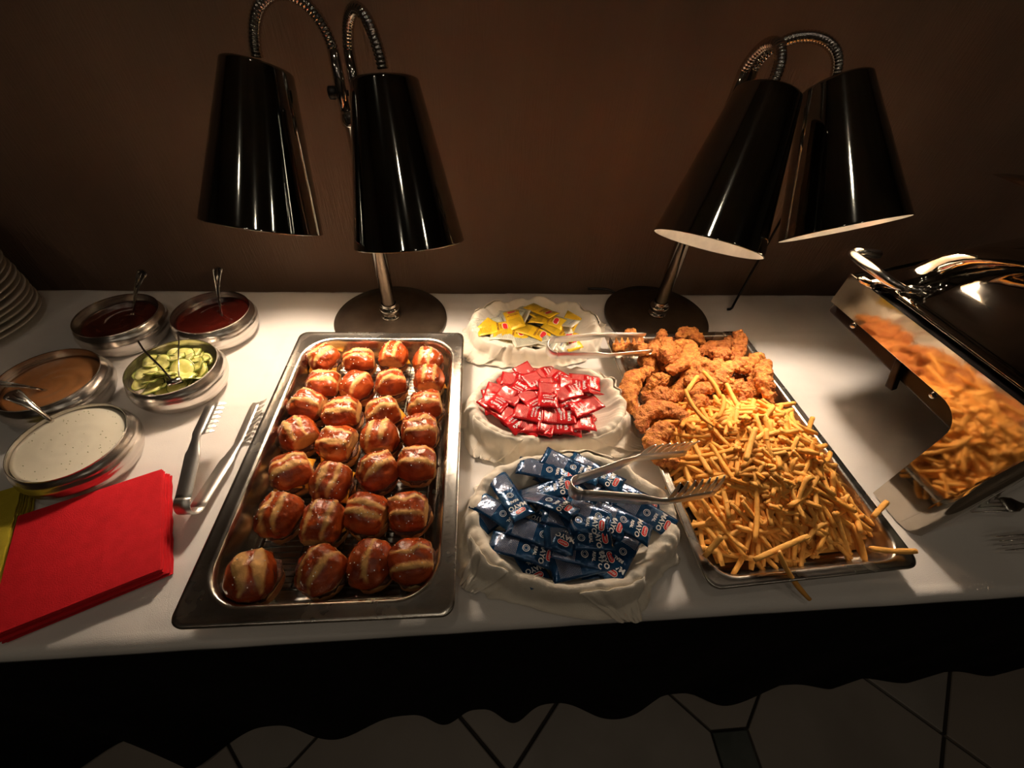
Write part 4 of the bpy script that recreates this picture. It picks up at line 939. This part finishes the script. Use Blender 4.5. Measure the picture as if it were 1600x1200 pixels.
# ---------------------------------------------------------------- french fries
def moundh(u, v):
    g = math.exp(-((u-.018)/.108)**2-((v+.060)/.125)**2)
    e = min(1, max(0, (.150-abs(u))/.05))*min(1, max(0, (v+.252)/.07))*min(1, max(0, (.10-v)/.10))
    return .004+.066*g*e+.014*e
def core(x, y): u, v = loc_uv(x, y); return moundh(u, v) if abs(u) < .15 and -.252 < v < .10 else 0
for i in range(hm.nx):
    for j in range(hm.ny):
        hm.h[i, j] = max(hm.h[i, j], core(hm.x0+i*hm.c, hm.y0+j*hm.c))
def fry_mesh(seed, L, w):
    r = random.Random(seed); n = 9; rs = []; bx, bz = r.uniform(-.10, .10)*L, r.uniform(-.03, .07)*L; tw = r.uniform(-.7, .7)
    for i in range(n+1):
        f = i/n; x = (f-.5)*L; q_ = 4*(f-.5)**2; k = (.84 if i in (0, n) else .98 if i in (1, n-1) else 1)*(1+r.uniform(-.08, .08)); ring = []
        for a in range(8):
            t_ = PI/2*(a//2)+(.50 if a % 2 else -.0)+PI/4-.25+tw*f+PI/4*0; rr = w*.5*k*1.12; ring.append(Vector((x, bx*(q_-.5)+rr*math.cos(t_)*1.0, bz*(q_-.5)+rr*math.sin(t_)*.92)))
        rs.append(ring)
    b = MB().rings(rs, cap=(True, True)); fm = []
    for fi, f in enumerate(b.F): xs = sum(b.V[i].x for i in f)/len(f); fm.append(1 if abs(xs) > L*.47 else 0)
    return b, fm
FP = []
for s in range(18):
    L = [.075, .060, .088, .068, .052, .080, .096, .064, .072, .045, .084, .058, .078, .066, .09, .05, .07, .062][s]; w = .0068+.0015*((s*7) % 5)/5; L *= 1.08
    b, fm = fry_mesh(s, L, w); me = fixn(mesh('french_fry', b.V, b.F, [m_fry, m_fryend], True, fm)); FP.append((me, L, w, b, fm))
r = random.Random(33)
def rand_uv(top):
    while True:
        if r.random() < .55: u, v = r.gauss(.005, .062), r.gauss(-.075, .075)
        else: u, v = r.uniform(-.130, .142), r.uniform(-.232, .055)
        if -.128 < u < .142 and -.225 < v < .075-abs(u)*.25: return u, v
def rand_fry():
    while True:
        k = r.randrange(18); u, v = rand_uv(0); an = r.uniform(0, 6.28); L = FP[k][1]*.5; a = an-PR[2]
        if all(abs(u+q_*L*math.cos(a)) < .157 and v+q_*L*math.sin(a) > -.250 for q_ in (-1, 1)): return k, u, v, an
def lay_fry(k, u, v, an, extra=.004):
    me, L, w, b, fm = FP[k]; x = PR[0]+u*ca-v*sa; y = PR[1]+u*sa+v*ca
    du, dv = math.cos(an-PR[2])*L*.32, math.sin(an-PR[2])*L*.32; sl = (moundh(u+du, v+dv)-moundh(u-du, v-dv))/(L*.64)
    sl = max(-.75, min(.75, sl))+r.uniform(-.16, .16)
    return hm.lay(x, y, an, L, .004, w*.86, .5, .0012, (moundh(u, v)+extra+r.uniform(-.004, .005), sl))
B = MB()
# mound of potato underneath, closed by laid fries above
g = 34; rs = [[Vector((PR[0]+u*ca-v*sa, PR[1]+u*sa+v*ca, max(.005, moundh(u, v)-.010+.002*noise.noise(Vector((u, v, 0))*120)))) for u in np.linspace(-.118, .122, g)] for v in np.linspace(-.222, .075, g)]
B.rings(rs, closed=False); B.m = [0]*len(B.F)
for i in range(520):
    k, u, v, an = rand_fry(); M4 = lay_fry(k, u, v, an); me, L, w, b, fm = FP[k]; base_ = len(B.V); o_ = Vector((0, 0, TZ))
    B.V += [(M4 @ p_)-o_ for p_ in b.V]; B.F += [tuple(q_+base_ for q_ in f) for f in b.F]; B.m += fm
o = B.build('french_fries', [m_fry, m_fryend], loc=(PR[0], PR[1]-.07, .004), fix=False)
tag(o, 'mass of thin golden french fries lower down in the heap', 'fries', kind='stuff')
def place_fry(k, M4, label=None):
    o = obj('french_fry', FP[k][0], None, M4); tag(o, label or 'thin golden french fry lying in the heap on the serving tray', 'french fry', 'french fries on top of the heap')
NF = 286
for i in range(NF):
    k, u, v, an = rand_fry(); rw, cl_, o_ = place_words(u/.125, (v+.08)/.14, an)
    place_fry(k, lay_fry(k, u, v, an, .010+.008*i/NF), '%s french fry in the heap, %s, %s part%s' % ('long' if FP[k][1] > .08 else 'short' if FP[k][1] < .06 else 'medium', rw, cl_, o_))
# singled-out fries: measured ends (x1,y1,z1)-(x2,y2,z2)
SP = [((1214,862,.062),(1262,937,.010),'long french fry hanging over the near rim of the tray'), ((1358,858,.046),(1430,862,.047),'long french fry reaching to the near right corner of the tray'), ((1364,808,.050),(1386,784,.056),'short french fry poking up over the right rim near the chafing dish'),
      ((1262,675,.060),(1270,652,.072),'french fry standing up at the right rim, second row back'), ((1212,634,.068),(1242,630,.070),'french fry pointing right at the far end of the heap'), ((1100,580,.098),(1128,622,.086),'long french fry leaning on the chicken, farthest back'),
      ((1068,610,.092),(1112,668,.084),'long french fry lying across the chicken at the left'), ((1135,600,.092),(1158,645,.086),'french fry leaning on the chicken beside the farthest one'), ((1073,612,.085),(1090,588,.088),'pale french fry between two chicken tenders'), ((1122,655,.090),(1132,618,.100),'french fry standing upright in front of the chicken'),
      ((1096,638,.088),(1112,672,.082),'short french fry lying across the chicken at the left'), ((1165,720,.104),(1180,670,.110),'french fry standing up on top of the heap'), ((1178,875,.045),(1262,838,.066),'long french fry low on the near slope of the heap'), ((1100,870,.042),(1128,838,.060),'bent french fry at the near left of the heap')]
for q_, (A, B_, lab) in enumerate(SP):
    a, c = at(A[0], A[1], A[2]+.004), at(B_[0], B_[1], B_[2]+.004); L = (c-a).length; d = (c-a).normalized(); k = min(range(18), key=lambda i: abs(FP[i][1]-L)); ay = Vector((-d.y, d.x, 0)).normalized(); az = d.cross(ay)
    M4 = Matrix((d, ay, az)).transposed().to_4x4() @ Matrix.Scale(L/FP[k][1], 4, (1, 0, 0)); M4.translation = (a+c)/2+Vector((0, 0, TZ)); place_fry(k, M4, lab)
